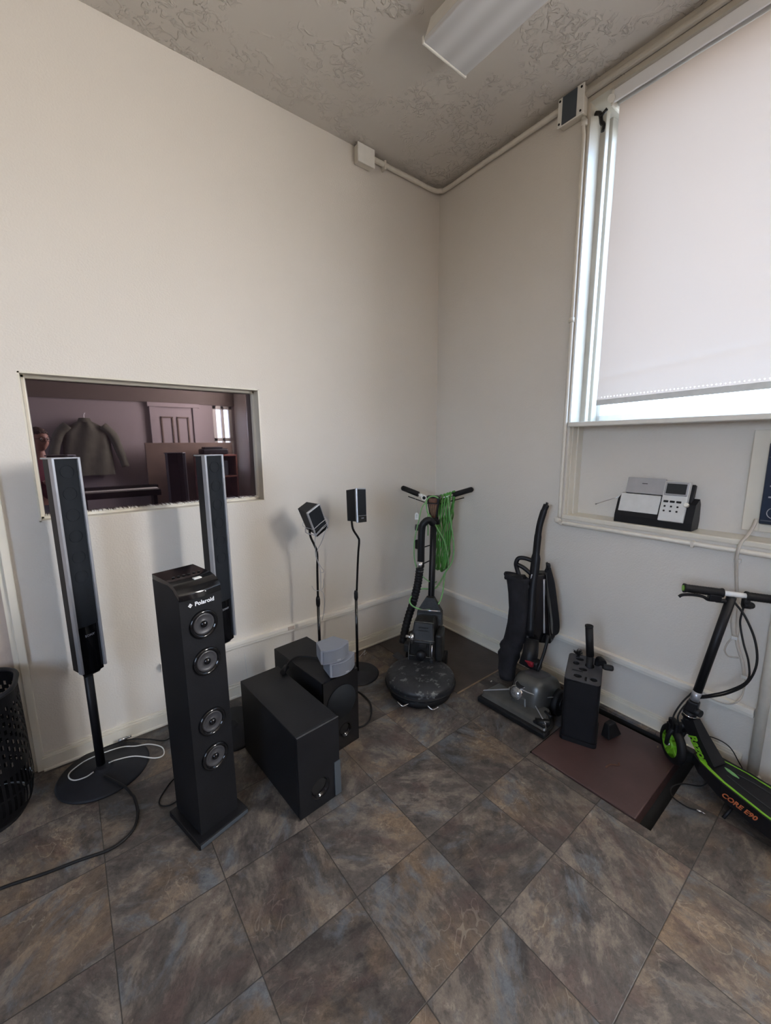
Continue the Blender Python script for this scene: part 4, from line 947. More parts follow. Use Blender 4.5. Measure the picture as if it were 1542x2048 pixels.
# hood body (rounded box shell over the motor)
b = MB(); superell(b, VX @ T(.030, .205, .092) @ Matrix.Rotation(R(-16), 4, 'X') @ Matrix.Diagonal((.100, .125, .100, 1)), .62); hood = vp_(b, 'motor_hood', M_hood)
b = MB(); superell(b, VX @ T(.030, .200, .107) @ Matrix.Rotation(R(-16), 4, 'X') @ Matrix.Diagonal((.068, .092, .095, 1)), .55); vp_(b, 'hood_top', M_cone, hood)
b = MB(); b.torus(1, .03, X=VX @ T(.030, .200, .110) @ Matrix.Rotation(R(-16), 4, 'X') @ Matrix.Diagonal((.104, .122, .10, 1)), n=40, m=8); vp_(b, 'hood_trim', M_silver, hood)
BDX = VX @ T(-.002, .100, .152) @ Matrix.Rotation(R(-50), 4, 'X') @ FACE
b = MB(); b.lathe([(1, 0), (.96, .5), (.8, .6)], n=28, X=BDX @ Matrix.Diagonal((.030, .021, .012, 1))); bd = vp_(b, 'oval_badge', M_rubber, hood)
b = MB(); b.torus(1, .06, X=BDX @ T(0, 0, .006) @ Matrix.Diagonal((.027, .018, .012, 1)), n=28, m=6); vp_(b, 'badge_rim', M_silver, hood)
b = MB(); b.box((-.10, .095, .055), (-.075, .16, .075), bevel=.006); b.bm.transform(VX); vp_(b, 'side_lever', M_silver)
for s_ in (-.095, .125):
    b = MB(); b.tube([(s_, .235, .068), (s_ + .035, .235, .068)], .066, n=32); b.bm.transform(VX); wl_ = vp_(b, 'wheel', M_rubber)
    b = MB(); b.tube([(s_ - .004 if s_ < 0 else s_ + .03, .235, .068), (s_ if s_ < 0 else s_ + .040, .235, .068)], .030, n=24); b.bm.transform(VX); vp_(b, 'hub_cap', M_blackmat, wl_)
b = MB(); b.tube([(.13, .03, .05), (.19, .06, .06)], .016, n=12); b.box((.12, .02, .030), (.185, .075, .055), bevel=.006); b.tube([(.14, .10, .075), (.185, .085, .075)], .007, n=10); b.bm.transform(VX); vp_(b, 'side_clip', M_blackmat)
# neck: bail and lower handle
b = MB(); b.tube([(-.330, -1.050, .195), (-.300, -1.048, .255), (-.270, -1.035, .33)], [.045, .042, .038], n=20); b.box((-.345, -1.120, .19), (-.285, -1.040, .245), bevel=.012); vp_(b, 'neck', M_blackmat)
b = MB(); b.box((-.358, -1.098, .214), (-.338, -1.046, .242), bevel=.006); vp_(b, 'red_pedal', M_red)
b = MB(); b.tube([(-.345, -1.12, .19), (-.29, -1.125, .30), (-.25, -1.12, .38)], .008, n=10, smooth=4); vp_(b, 'bail_rod', M_blackmat)
# long handle
hpts = [(-.262, -1.015, .34), (-.215, -.985, .56), (-.185, -.978, .72), (-.172, -.976, .86), (-.166, -.980, .95), (-.156, -.990, 1.02), (-.150, -1.002, 1.065), (-.150, -1.010, 1.088)]
b = MB(); b.tube(hpts, [.024, .026, .027, .021, .019, .019, .017, .007], n=18, smooth=6, rx=.75); vp_(b, 'handle', M_blackmat)
b = MB(); b.tube([(-.182, -.965, .750), (-.205, -.925, .762), (-.222, -.895, .758), (-.230, -.885, .730), (-.226, -.888, .700), (-.222, -.905, .655)], .0125, n=12, smooth=6); b.tube([(-.225, -.888, .722), (-.210, -.925, .705), (-.193, -.965, .672)], .012, n=12, smooth=6); vp_(b, 'carry_loop', M_blackmat)
# cloth bag (soft, creased)
def ringbag():
    mb = MB(); prof = [(.650, -.262, -.900, .052, .030), (.668, -.258, -.905, .058, .036), (.655, -.258, -.905, .064, .044), (.628, -.256, -.912, .054, .042), (.56, -.254, -.920, .050, .044), (.47, -.252, -.930, .050, .046), (.38, -.255, -.930, .053, .050), (.31, -.262, -.925, .058, .054), (.27, -.272, -.915, .052, .050), (.245, -.278, -.908, .060, .056), (.215, -.283, -.905, .050, .050), (.185, -.290, -.900, .054, .052), (.15, -.298, -.900, .046, .046), (.11, -.315, -.905, .044, .044), (.07, -.335, -.925, .038, .040)]
    n = 28; prev = None
    dv = Vector((-.35, .94, 0)).normalized(); nv = Vector((.94, .35, 0))
    for i, (z, x, y, a, c2) in enumerate(prof):
        ring = []
        for k in range(n):
            th = 2 * PI * k / n; w_ = 1 + .13 * noise.noise(Vector((math.cos(th) * 2, math.sin(th) * 2, z * 14)))
            ring.append(mb.bm.verts.new(Vector((x, y - .004, z)) + dv * math.cos(th) * a * 1.14 * w_ + nv * math.sin(th) * c2 * w_ + Vector((0, 0, .010 * math.cos(th) * (z > .6)))))
        if prev:
            for k in range(n):
                f = mb.bm.faces.new((prev[k], prev[(k + 1) % n], ring[(k + 1) % n], ring[k])); f.smooth = True
        else: mb.bm.faces.new(list(reversed(ring)))
        prev = ring
    mb.bm.faces.new(prev); bmesh.ops.subdivide_edges(mb.bm, edges=[e for e in mb.bm.edges], cuts=1, smooth=.6, use_grid_fill=True); return mb
vp_(ringbag(), 'dust_bag', M_bag)
b = MB(); b.box((-.06, -.025, -.012), (.055, .030, .014), bevel=.010); b.bm.transform(frame_xyz((-.262, -.905, .655), (.25, -.95, .15), (.95, .25, 0), (-.04, .14, 1))); vp_(b, 'bag_top', M_blackmat)
# hard back shell with cord hooks and coiled black cord
b = MB(); b.hexa([(-.262, -1.015, .30), (-.190, -1.105, .30), (-.125, -1.090, .30), (-.20, -.965, .30), (-.222, -.962, .675), (-.175, -1.035, .690), (-.120, -1.03, .70), (-.16, -.935, .69)], bevel=.010); vp_(b, 'back_shell', M_blackgloss)
b = MB(); b.tube([(-.250, -1.000, .30), (-.232, -.975, .45), (-.215, -.970, .60), (-.205, -.978, .68)], .005, n=8, smooth=5, rx=2); b.tube([(-.205, -1.070, .36), (-.188, -1.052, .50), (-.178, -1.035, .66)], .0045, n=8, smooth=5, rx=2); vp_(b, 'edge_strip', M_silver)
b = MB()
for k in range(7):
    o = k * .008
    b.tube([(-.168 + o * .3, -1.040 - o * .25, .735 - o * .2), (-.164 + o * .4, -1.052 - o * .5, .64), (-.156 + o * .3, -1.075 - o * .5, .52), (-.150 + o * .3, -1.092 - o * .5, .40), (-.155 + o * .3, -1.095 - o * .3, .335 + o * .3), (-.170, -1.075, .34)], .0042, n=8, smooth=6)
vp_(b, 'wound_cord', M_rubber)
b = MB(); b.tube([(-.165, -1.035, .755), (-.160, -1.045, .735), (-.165, -1.035, .70)], [.006, .012, .010], n=12, smooth=4); vp_(b, 'cord_hook', M_blackmat); b = MB(); b.tube([(-.165, -1.08, .30), (-.160, -1.095, .34)], [.006, .014], n=12); vp_(b, 'cord_hook', M_blackmat)

# ================================================================== attachment caddy
t = thing('attachment_caddy', 'tall black vacuum attachment caddy with round holes standing on the hatch', 'caddy', (-.38, -1.38, .007), R(-68.6))
CW, CD = .077, .19       # half width, depth; local -y faces the viewer
CY = -.082
b = MB()
def cad(z): return [(-CW * (1 - .03 * z), CY), (CW * (1 - .03 * z), CY), (CW - .012, CY + CD), (-CW + .012, CY + CD)]
sh_out = rrect(-CW, CY, CW, CY + CD, .018, 4)
b.prism(sh_out, .290, z0=.022)
bmesh.ops.delete(b.bm, geom=[f for f in b.bm.faces if all(abs(v.co.z - .312) < 1e-5 for v in f.verts)], context='FACES_ONLY'); b.build('body', M_blackmat, t)
b = MB(); b.prism(rrect(-CW - .004, CY - .004, CW + .004, CY + CD + .004, .02, 4), .020, z0=.0); b.build('foot', M_blackmat, t)
b = MB()
for k_, (x, y, rx_, ry_) in enumerate(((-.020, CY + .045, .018, .015), (.048, CY + .035, .017, .014), (-.005, CY + .092, .018, .014), (-.035, CY + .125, .014, .016), (-.015, CY + .160, .019, .013))):
    pass
holes = [circ(-.022, CY + .036, .019, 20, .013), circ(-.004, CY + .088, .019, 20, .012), circ(-.038, CY + .122, .015, 20, .014), circ(-.024, CY + .156, .019, 20, .011), circ(.046, CY + .034, .016, 20, .013), circ(.022, .042, .0205, 20), circ(.0525, .066, .0145, 20), circ(-.035, .092, .009, 16)]
b.plate(rrect(-CW + .001, CY + .001, CW - .001, CY + CD - .001, .017, 4), holes, .004, X=T(0, 0, .318)); 
for v in b.bm.verts: v.co.z += (v.co.y - CY) * .20
b.build('top_plate', M_cone, t)
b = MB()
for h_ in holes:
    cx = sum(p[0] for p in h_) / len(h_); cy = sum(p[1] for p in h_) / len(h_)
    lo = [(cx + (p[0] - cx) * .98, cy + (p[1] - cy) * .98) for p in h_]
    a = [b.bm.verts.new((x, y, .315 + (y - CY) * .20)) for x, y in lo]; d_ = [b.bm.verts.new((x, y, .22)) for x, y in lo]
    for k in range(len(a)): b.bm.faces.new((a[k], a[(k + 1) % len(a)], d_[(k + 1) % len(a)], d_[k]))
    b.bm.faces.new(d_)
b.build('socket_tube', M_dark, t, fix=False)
b = MB(); b.prism(rrect(-.050, CY + .066, -.002, CY + .074, .003, 3), .004, z0=.329); b.prism(rrect(.010, CY + .01, .018, CY + .09, .003, 3), .003, z0=.323); b.build('raised_rib', M_blackmat, t)
# attachments standing in it
b = MB(); b.tube([(-.333, -1.385, .24), (-.332, -1.382, .40)], [.014, .016], n=18); b.tube([(-.332, -1.382, .40), (-.330, -1.366, .545)], .0175, n=20); b.lathe([(.0175, 0), (.0185, .002), (.0185, .010), (.013, .011), (.012, .0)], n=20, X=T(-.330, -1.366, .540), cap1=False)
wd = one(b, 'wand_tube', M_rubber, 'short black vacuum wand tube standing upright in the caddy', 'vacuum attachment')
b = MB(); b.tube([(-.300, -1.405, .24), (-.300, -1.405, .372), (-.315, -1.428, .392), (-.335, -1.445, .390)], [.010, .012, .014, .016], n=16, smooth=5); b.box((-.030, -.022, -.012), (.026, .022, .014), bevel=.008, X=T(-.338, -1.468, .380) @ Matrix.Rotation(R(30), 4, 'Z') @ Matrix.Rotation(R(25), 4, 'Y'))
one(b, 'nozzle_attachment', M_rubber, 'small angled black nozzle leaning out of the caddy top', 'vacuum attachment')
b = MB()
for k in range(70):
    a_ = random.uniform(0, 2 * PI); r_ = random.uniform(.006, .026)
    b.tube([(-.307, -1.314, .362), (-.307 + r_ * math.cos(a_), -1.314 + r_ * math.sin(a_), .375 + random.uniform(0, .018))], .0009, n=4)
b.tube([(-.307, -1.314, .24), (-.307, -1.314, .358)], .006, n=14)
one(b, 'dusting_brush', M_rubber, 'bristled black dusting brush sticking up from the caddy back', 'vacuum attachment')
b = MB(); b.hexa([(-.330, -1.500, .012), (-.235, -1.520, .012), (-.225, -1.470, .012), (-.32, -1.455, .012), (-.322, -1.492, .085), (-.270, -1.500, .085), (-.265, -1.470, .085), (-.315, -1.465, .085)], bevel=.006)
one(b, 'crevice_tool', M_rubber, 'black wedge-shaped attachment on the hatch behind the caddy', 'vacuum attachment')

# ================================================================== kick scooter
SO = (-.225, -1.735, 0)
t = thing('electric_scooter', 'black electric scooter with lime stripes and lime front wheel by the window wall', 'scooter', SO)
def sp_(mb, name, m, parent=None): return wpart(mb, name, m, t, parent)
DR = Vector((-.34, -.94, 0)).normalized()            # towards the rear wheel
DN = Vector((-.94, .34, 0)).normalized()             # to the near side
AZ = R(46); WD = Vector((math.cos(AZ), math.sin(AZ), 0)); WN = Vector((-math.sin(AZ), math.cos(AZ), 0))
WC = Vector((-.222, -1.722, .084))
WX_ = frame_xyz(WC, WD, (0, 0, 1), WD.cross(Vector((0, 0, 1))))
b = MB(); b.lathe([(.055, -.016), (.072, -.017), (.081, -.010), (.084, 0), (.081, .010), (.072, .017), (.055, .016)], n=48, X=WX_, cap0=False, cap1=False); wh = sp_(b, 'front_tyre', M_rubber)
b = MB(); b.lathe([(.056, -.014), (.070, -.015), (.070, .015), (.056, .014)], n=40, X=WX_, cap0=False, cap1=False)
for k in range(5):
    a = 2 * PI * k / 5; b.box((.010, -.009, -.013), (.060, .009, .013), X=WX_ @ Matrix.Rotation(a, 4, 'Z'), bevel=.003)
b.lathe([(.020, -.020), (.020, .020)], n=24, X=WX_)
sp_(b, 'wheel_hub', M_green, wh)
b = MB(); b.lathe([(.009, -.028), (.009, .028)], n=14, X=WX_); sp_(b, 'axle', M_steel, wh)
# fork, head and stem
HD = Vector((-.205, -1.762, .245)); TP = Vector((-.196, -1.845, .805)); ax = (TP - HD).normalized()
b = MB()
for s_ in (-1, 1):
    o = WN * s_ * .028; b.tube([WC + o, WC + o + Vector((0, 0, .055)) - WD * .01, HD - ax * .050 + o * .9], .009, n=12, smooth=4)
b.tube([HD - ax * .060 - WN * .034, HD - ax * .060 + WN * .034], .014, n=12); b.tube([HD - ax * .085, HD + ax * .01], .017, n=16); sp_(b, 'fork', M_blackmat)
b = MB(); b.box((-.03, -.025, -.012), (.03, .022, .016), bevel=.006, X=frame_xyz(WC + Vector((0, 0, .092)), WD, (0, 0, 1), WN)); b.box((-.012, -.03, -.02), (.012, .03, .02), bevel=.004, X=frame_xyz(WC + Vector((0, 0, .06)) + WN * -.0 + WD * .02, WD, (0, 0, 1), WN)); sp_(b, 'brake_caliper', M_blackmat)
b = MB(); b.tube([HD - ax * .012, HD + ax * .022], .026, n=20); sp_(b, 'headset', M_blackmat)
b = MB(); b.tube([HD + ax * .000, HD + ax * .006], .0285, n=24); b.tube([HD - ax * .046 - WN * .03, HD - ax * .052 + WN * .035], .003, n=8); sp_(b, 'silver_ring', M_chrome)
b = MB(); b.hexa([HD + ax * .022 + Vector((-.024, -.022, 0)), HD + ax * .022 + Vector((.022, -.022, 0)), HD + ax * .022 + Vector((.022, .026, 0)), HD + ax * .022 + Vector((-.024, .026, 0)), HD + ax * .072 + Vector((-.020, -.020, 0)), HD + ax * .072 + Vector((.020, -.020, 0)), HD + ax * .072 + Vector((.020, .020, 0)), HD + ax * .072 + Vector((-.020, .020, 0))], bevel=.007); b.tube([HD + ax * .03, HD + ax * .03 + DR * .04], .016, n=14); sp_(b, 'clamp', M_blackmat)
b = MB(); b.tube([HD + ax * .07, TP], .0165, n=22); stem = sp_(b, 'stem', M_blackmat)
b = MB(); b.tube([HD + ax * .075, HD + ax * .120], .0172, n=22); sp_(b, 'silver_decal', M_silver, stem)
# bars
BD = Vector((math.cos(R(124)), math.sin(R(124)), .055)).normalized()
BC = TP + Vector((0, 0, .012)) + BD * .0
b = MB(); b.tube([BC - BD * .175, BC + BD * .155], .0105, n=16); sp_(b, 'handlebar', M_paper)
for a0, a1 in ((.030, .165), (-.185, -.045)):
    b = MB(); L_ = 40; b.tube([BC + BD * (a0 + (a1 - a0) * k / L_) for k in range(L_ + 1)], lambda u: .0165 + (.0022 if u < .06 or u > .94 else 0) + .0004 * math.sin(u * 90), n=20); gr = sp_(b, 'grip', M_rubber)
    e_ = a1 if abs(a1) > abs(a0) else a0
    b = MB(); b.tube([BC + BD * e_, BC + BD * (e_ + math.copysign(.0025, e_))], .0115, n=20); sp_(b, 'grip_end', M_green, gr)
dnv = Vector((0, 0, -1)); FWD = WD
b = MB(); b.box((-.020, -.030, -.014), (.022, .000, .014), bevel=.004, X=frame_xyz(BC + BD * .055 + dnv * .008, BD, (0, 0, 1), BD.cross(Vector((0, 0, 1))))); sp_(b, 'brake_mount', M_blackmat)
lo_ = dnv * .036 - FWD * -.012
b = MB(); b.tube([BC + BD * .045 + dnv * .034, BC + BD * .075 + dnv * .036, BC + BD * .095 + dnv * .026, BC + BD * .130 + dnv * .024, BC + BD * .165 + dnv * .030, BC + BD * .178 + dnv * .040], .0062, n=12, smooth=5); b.tube([BC + BD * .0 + dnv * .032, BC + BD * .05 + dnv * .034], .009, n=12); sp_(b, 'brake_lever', M_blackmat)
b = MB(); b.tube([BC - BD * .048 + dnv * .006, BC - BD * .048 + dnv * .040], .014, n=16); b.tube([BC - BD * .040 + dnv * .036, BC - BD * .064 + dnv * .036], .015, n=16); b.sphere(BC - BD * .066 + dnv * .036, .0135, n=16); sp_(b, 'throttle', M_rubber)
b = MB()
c0 = BC - BD * .010 + dnv * .03
def cab(dx, dy, dz=0): return None
b.tube([c0, (-.205, -1.895, .742), (-.215, -1.935, .66), (-.222, -1.950, .57), (-.220, -1.930, .48), (-.212, -1.88, .41), (-.206, -1.825, .362), (-.205, -1.790, .338)], .0042, n=8, smooth=7)
b.tube([BC - BD * .045 + dnv * .035, (-.180, -1.880, .745), (-.182, -1.880, .70), (-.195, -1.900, .63), (-.205, -1.925, .56), (-.212, -1.930, .49), (-.206, -1.88, .42), (-.200, -1.825, .370), (-.200, -1.79, .345)], .0036, n=8, smooth=7)
b.tube([HD + ax * .10 + DR * -.018, (-.235, -1.738, .300), (-.262, -1.722, .245), (-.262, -1.722, .20), (-.245, -1.722, .165)], .0034, n=8, smooth=6); b.tube([HD + ax * .05 + DR * -.02, (-.240, -1.740, .270), (-.255, -1.735, .235), (-.248, -1.745, .19), (-.235, -1.740, .15)], .0034, n=8, smooth=6)
sp_(b, 'control_cables', M_rubber)
# down tube (angular frame) from the head to the deck
def loft(secs, m, name, parent=None, bev=.004):
    mb = MB()
    for A, B_ in zip(secs[:-1], secs[1:]): mb.hexa(A + B_)
    return sp_(mb, name, m, parent)
def sec(c, hw, hh, up):
    c = Vector(c); up = Vector(up).normalized(); return [c - DN * hw - up * hh, c + DN * hw - up * hh, c + DN * hw + up * hh, c - DN * hw + up * hh]
dt = loft([sec(HD + Vector((0, -.005, -.020)), .020, .030, DR + Vector((0, 0, .6))), sec(HD + DR * .055 + Vector((0, 0, -.075)), .027, .024, DR * .8 + Vector((0, 0, 1))), sec(HD + DR * .13 + Vector((0, 0, -.150)), .034, .018, DR * .6 + Vector((0, 0, 1)))], M_blackmat, 'down_tube')
# deck
def deck_sec(s_, hw, zb, zt, off=0.0):
    c = HD + DR * s_ + DN * off; return [Vector((c.x, c.y, zb)) - DN * hw, Vector((c.x, c.y, zb)) + DN * hw, Vector((c.x, c.y, zt)) + DN * hw * .93, Vector((c.x, c.y, zt)) - DN * hw * .93]
dk = loft([deck_sec(.055, .035, .075, .105), deck_sec(.10, .062, .060, .106), deck_sec(.20, .088, .045, .104), deck_sec(.34, .100, .040, .100), deck_sec(.62, .100, .040, .100), deck_sec(.70, .070, .05, .10)], M_blackmat, 'deck')
def strip_on(name, m, pts, wd, z_=.1055, parent=dk):
    mb = MB(); 
    for (s0, o0, w0), (s1, o1, w1) in zip(pts[:-1], pts[1:]):
        p0 = HD + DR * s0 + DN * o0; p1 = HD + DR * s1 + DN * o1
        q = []
        for z in (-.0015, .0015):
            for p, w_ in ((p0, w0), (p1, w1)):
                zz = z_ - max(0, (s_of(p) - .10)) * .018 + z
                q.append((Vector((p.x, p.y, zz)) - DN * w_, Vector((p.x, p.y, zz)) + DN * w_))
        mb.hexa([q[0][0], q[0][1], q[1][1], q[1][0], q[2][0], q[2][1], q[3][1], q[3][0]])
    return sp_(mb, name, m, parent)
def s_of(p): return (Vector((p.x, p.y, 0)) - Vector((HD.x, HD.y, 0))).dot(DR)
strip_on('lime_stripe', M_green, [(.060, .022, .001), (.095, .040, .008), (.14, .056, .007), (.20, .070, .005), (.34, .082, .004), (.60, .082, .004)], 0)
strip_on('lime_stripe', M_green, [(.075, -.020, .002), (.10, -.032, .006), (.14, -.050, .003), (.20, -.066, .003), (.34, -.080, .0035), (.60, -.080, .0035)], 0)
strip_on('lime_patch', M_palegreen, [(.150, -.012, .002), (.165, -.010, .008), (.185, -.008, .008), (.205, -.006, .002)], 0)
strip_on('deck_line', M_cone, [(.18, .022, .0012), (.24, .030, .0015), (.34, .036, .0015), (.60, .036, .0015)], 0); strip_on('deck_line', M_cone, [(.19, -.022, .0012), (.24, -.036, .0015), (.34, -.044, .0015), (.60, -.044, .0015)], 0)
# lettering down the frame tube and along the deck side
p0 = HD + DR * .035 + Vector((0, 0, -.060)) + DN * .0285; p1 = HD + DR * .115 + Vector((0, 0, -.148)) + DN * .0345
ux = (p1 - p0).normalized(); nn = (DN + Vector((0, 0, .05)))
nn = (nn - ux * nn.dot(ux)).normalized()
m_ = text('Razor', .046, 'maker_name', M_green, dt, frame_xyz(p0.lerp(p1, .46) + nn * .0045, ux, nn.cross(ux), nn), extrude=.001, bold=.0012, space=.95, shear=.25); m_.data.transform(INV[t.name])
c_ = HD + DR * .268 + DN * .0945
nn = (DN + Vector((0, 0, .12))).normalized(); ux = (DR - nn * DR.dot(nn)).normalized()
m_ = text('CORE E90', .026, 'deck_lettering', M_orange, dk, frame_xyz(Vector((c_.x, c_.y, .073)) + nn * .002, ux, nn.cross(ux), nn), extrude=.0008, bold=.0006, shear=.35); m_.data.transform(INV[t.name])
b = MB(); rc = HD + DR * .72; b.lathe([(.05, -.014), (.066, -.014), (.070, 0), (.066, .014), (.05, .014)], n=36, X=frame_xyz(Vector((rc.x, rc.y, .070)), DR, (0, 0, 1), DR.cross(Vector((0, 0, 1))))); sp_(b, 'rear_wheel', M_rubber)
b = MB(); kp = HD + DR * .24 + DN * .05; b.tube([Vector((kp.x, kp.y, .05)), Vector((kp.x, kp.y, .0)) + DN * .07], .006, n=10); sp_(b, 'kickstand', M_blackmat)

# ================================================================== cords on the floor
def cord(name, m, pts, r, label, cat='cord', sm=7, plug=None, pm=None):
    b = MB(); b.tube(pts, r, n=8, smooth=sm)
    o = one(b, name, m, label, cat)
    if plug:
        for a, c, rr in plug:
            q = MB(); q.tube([a, c], rr, n=12); q.build('plug', pm or m, o, inv=Matrix.Translation(-o.location))
    return o
cord('power_cord', M_rubber, [(-2.236, -.250, .026), (-2.205, -.305, .024), (-2.172, -.362, .018), (-2.155, -.405, .006), (-2.147, -.44, .006), (-2.147, -.53, .006), (-2.175, -.600, .006), (-2.238, -.630, .006), (-2.33, -.610, .006), (-2.424, -.592, .006), (-2.55, -.56, .006), (-2.75, -.54, .006)], .0052, 'black power cord snaking over the tiles from the speaker nearest the door')
cord('speaker_wire', M_whitecord, [(-2.212, -.190, .034), (-2.18, -.180, .026), (-2.115, -.200, .022), (-2.045, -.262, .016), (-2.008, -.250, .006), (-2.006, -.195, .008), (-2.05, -.150, .018), (-2.104, -.126, .020), (-2.15, -.095, .020), (-2.205, -.085, .021), (-2.262, -.085, .021), (-2.303, -.095, .021), (-2.348, -.125, .019), (-2.353, -.162, .020), (-2.333, -.196, .021), (-2.296, -.205, .022), (-2.268, -.198, .026)], .0026, 'white speaker wire looped over the round base nearest the door', 'wire')
cord('audio_cable', M_rubber, [(-2.235, -.052, .024), (-2.179, -.050, .022), (-2.117, -.062, .022), (-2.044, -.100, .010), (-1.985, -.150, .005), (-1.93, -.128, .005), (-1.86, -.10, .005)], .0030, 'thin black cable with plugs lying along the baseboard', plug=[((-2.165, -.046, .028), (-2.128, -.044, .026), .008), ((-2.128, -.044, .026), (-2.110, -.042, .026), .005)], pm=M_steel)
cord('audio_cable', M_rubber, [(-1.955, -.405, .004), (-2.000, -.430, .004), (-2.030, -.455, .004), (-2.068, -.506, .004), (-2.069, -.542, .004), (-2.040, -.562, .004), (-2.000, -.554, .004), (-1.97, -.54, .004)], .0026, 'thin black cable looping out left of the four-cone speaker')
cord('power_cord', M_rubber, [(-1.215, -.36, .005), (-1.12, -.345, .005), (-1.065, -.375, .005), (-1.03, -.43, .005), (-1.035, -.53, .005), (-1.075, -.605, .005), (-1.125, -.655, .005), (-1.172, -.672, .005), (-1.218, -.655, .005)], .0046, 'black cord curving on the floor right of the farther subwoofer')
cord('power_cord', M_rubber, [(-1.330, -.590, .385), (-1.365, -.520, .383), (-1.420, -.470, .384), (-1.462, -.474, .380), (-1.492, -.490, .366)], .0042, 'black lead with a plug draped across both subwoofer tops', plug=[((-1.492, -.490, .366), (-1.528, -.528, .366), .0125)])
cord('charging_cable', M_rubber, [(-.262, -1.870, .030), (-.290, -1.850, .004), (-.335, -1.800, .004), (-.380, -1.778, .004), (-.415, -1.779, .004), (-.446, -1.800, .004), (-.453, -1.845, .004), (-.442, -1.872, .004), (-.440, -1.886, .005)], .0024, 'thin charging cable with a metal tip in front of the scooter', plug=[((-.442, -1.874, .006), (-.439, -1.890, .006), .0040), ((-.439, -1.890, .006), (-.4375, -1.902, .006), .0022)], pm=M_steel)
cord('thin_cable', M_rubber, [(-.070, -1.70, .050), (-.060, -1.78, .085), (-.060, -1.84, .100), (-.064, -1.888, .090), (-.078, -1.925, .050), (-.090, -1.952, .02)], .0022, 'thin black cable arching against the window wall behind the scooter')
cord('speaker_wire', M_whitecord, [(-1.545, -.050, .26), (-1.535, -.050, .10), (-1.535, -.07, .005), (-1.52, -.12, .004), (-1.51, -.20, .004), (-1.515, -.26, .004)], .0016, 'pale thin wire between the four-cone speaker and nearer subwoofer', 'wire')
cord('loose_wire', M_silver, [(-.905, -.245, .10), (-.880, -.245, .115), (-.850, -.235, .125), (-.865, -.24, .10), (-.83, -.22, .095)], .0014, 'short bit of pale wire on the foot of the upright thin stand', 'wire')
# crumbs of debris on the floor
for (x, y, s_, m, nm, lab) in ((-.165, -1.345, .014, M_paper, 'paint_flake', 'tiny white paint flake on the hatch near the baseboard'), (-.19, -1.66, .010, M_wood, 'wood_chip', 'tiny tan wood chip on the far hatch edge'), (-.36, -.84, .012, M_paper, 'paper_scrap', 'tiny white scrap beside the corner board edge')):
    b = MB(); b.hexa([(x, y, .0065), (x + s_, y + .002, .0065), (x + s_ * 1.1, y + s_ * .6, .0065), (x - .002, y + s_ * .5, .0065), (x, y, .009), (x + s_, y + .002, .0085), (x + s_ * 1.1, y + s_ * .6, .010), (x - .002, y + s_ * .5, .008)]); one(b, nm, m, lab, 'litter')

# ================================================================== mesh basket at the left edge
t = thing('plastic_basket', 'tall black plastic basket with perforated sides at the left edge by the door', 'basket', (-2.76, -.155, 0))
BC_ = Vector((-2.765, -.165, 0)); HXb, HYb, RB = .308, .150, .115; BH = .525
def per(u, z):
    """point on the rounded rectangle, u in 0..1"""
    k = 1.0 - .12 * max(0, 1 - z / .10) ** 2 - .02 * z / BH; hx, hy, r = HXb * k, HYb * k, RB * k
    sx_, sy_ = 2 * (hx - r), 2 * (hy - r); q = PI * r / 2; Lp = 2 * sx_ + 2 * sy_ + 4 * q; d = (u % 1) * Lp
    segs = ((sx_, 's', (-hx + r, -hy), (1, 0)), (q, 'a', (hx - r, -hy + r), -PI / 2), (sy_, 's', (hx, -hy + r), (0, 1)), (q, 'a', (hx - r, hy - r), 0), (sx_, 's', (hx - r, hy), (-1, 0)), (q, 'a', (-hx + r, hy - r), PI / 2), (sy_, 's', (-hx, hy - r), (0, -1)), (q, 'a', (-hx + r, -hy + r), PI))
    for L_, kd, o, dd in segs:
        if d <= L_ + 1e-9:
            if kd == 's': return Vector((o[0] + dd[0] * d, o[1] + dd[1] * d, z))
            a = dd + d / r; return Vector((o[0] + r * math.cos(a), o[1] + r * math.sin(a), z))
        d -= L_
    return Vector((-hx + r, -hy, z))
mb = MB(); NU, NZ = 176, 60
vv = {}
def gv(i, j):
    i %= NU
    if (i, j) not in vv: vv[(i, j)] = mb.bm.verts.new(per(i / NU, .02 + (BH - .02) * j / NZ))
    return vv[(i, j)]
for i in range(NU):
    for j in range(NZ):
        hole = False
        if 26 <= j < 54: hole = (i % 2 == 0 and (j + (i // 2 % 2) * 2) % 4 < 2)
        elif 5 <= j < 22: hole = (i % 2 == 1) and j % 20 != 12
        if hole: continue
        mb.bm.faces.new((gv(i, j), gv(i + 1, j), gv(i + 1, j + 1), gv(i, j + 1)))
q = bmesh.ops.solidify(mb.bm, geom=list(mb.bm.faces), thickness=.0025)
bk = mb.build('side_wall', M_blackmat, t, X=Matrix.Translation(BC_ - Vector(t.location)))
b = MB(); pts = [per(i / 80, BH) for i in range(81)]; b.tube(pts, .009, n=10, caps=False); b.build('rim', M_blackmat, t, X=Matrix.Translation(BC_ - Vector(t.location)))
b = MB(); b.prism([tuple(per(i / 64, 0)[:2]) for i in range(64)], .022, z0=0.0); b.build('bottom', M_blackmat, t, X=Matrix.Translation(BC_ - Vector(t.location)))

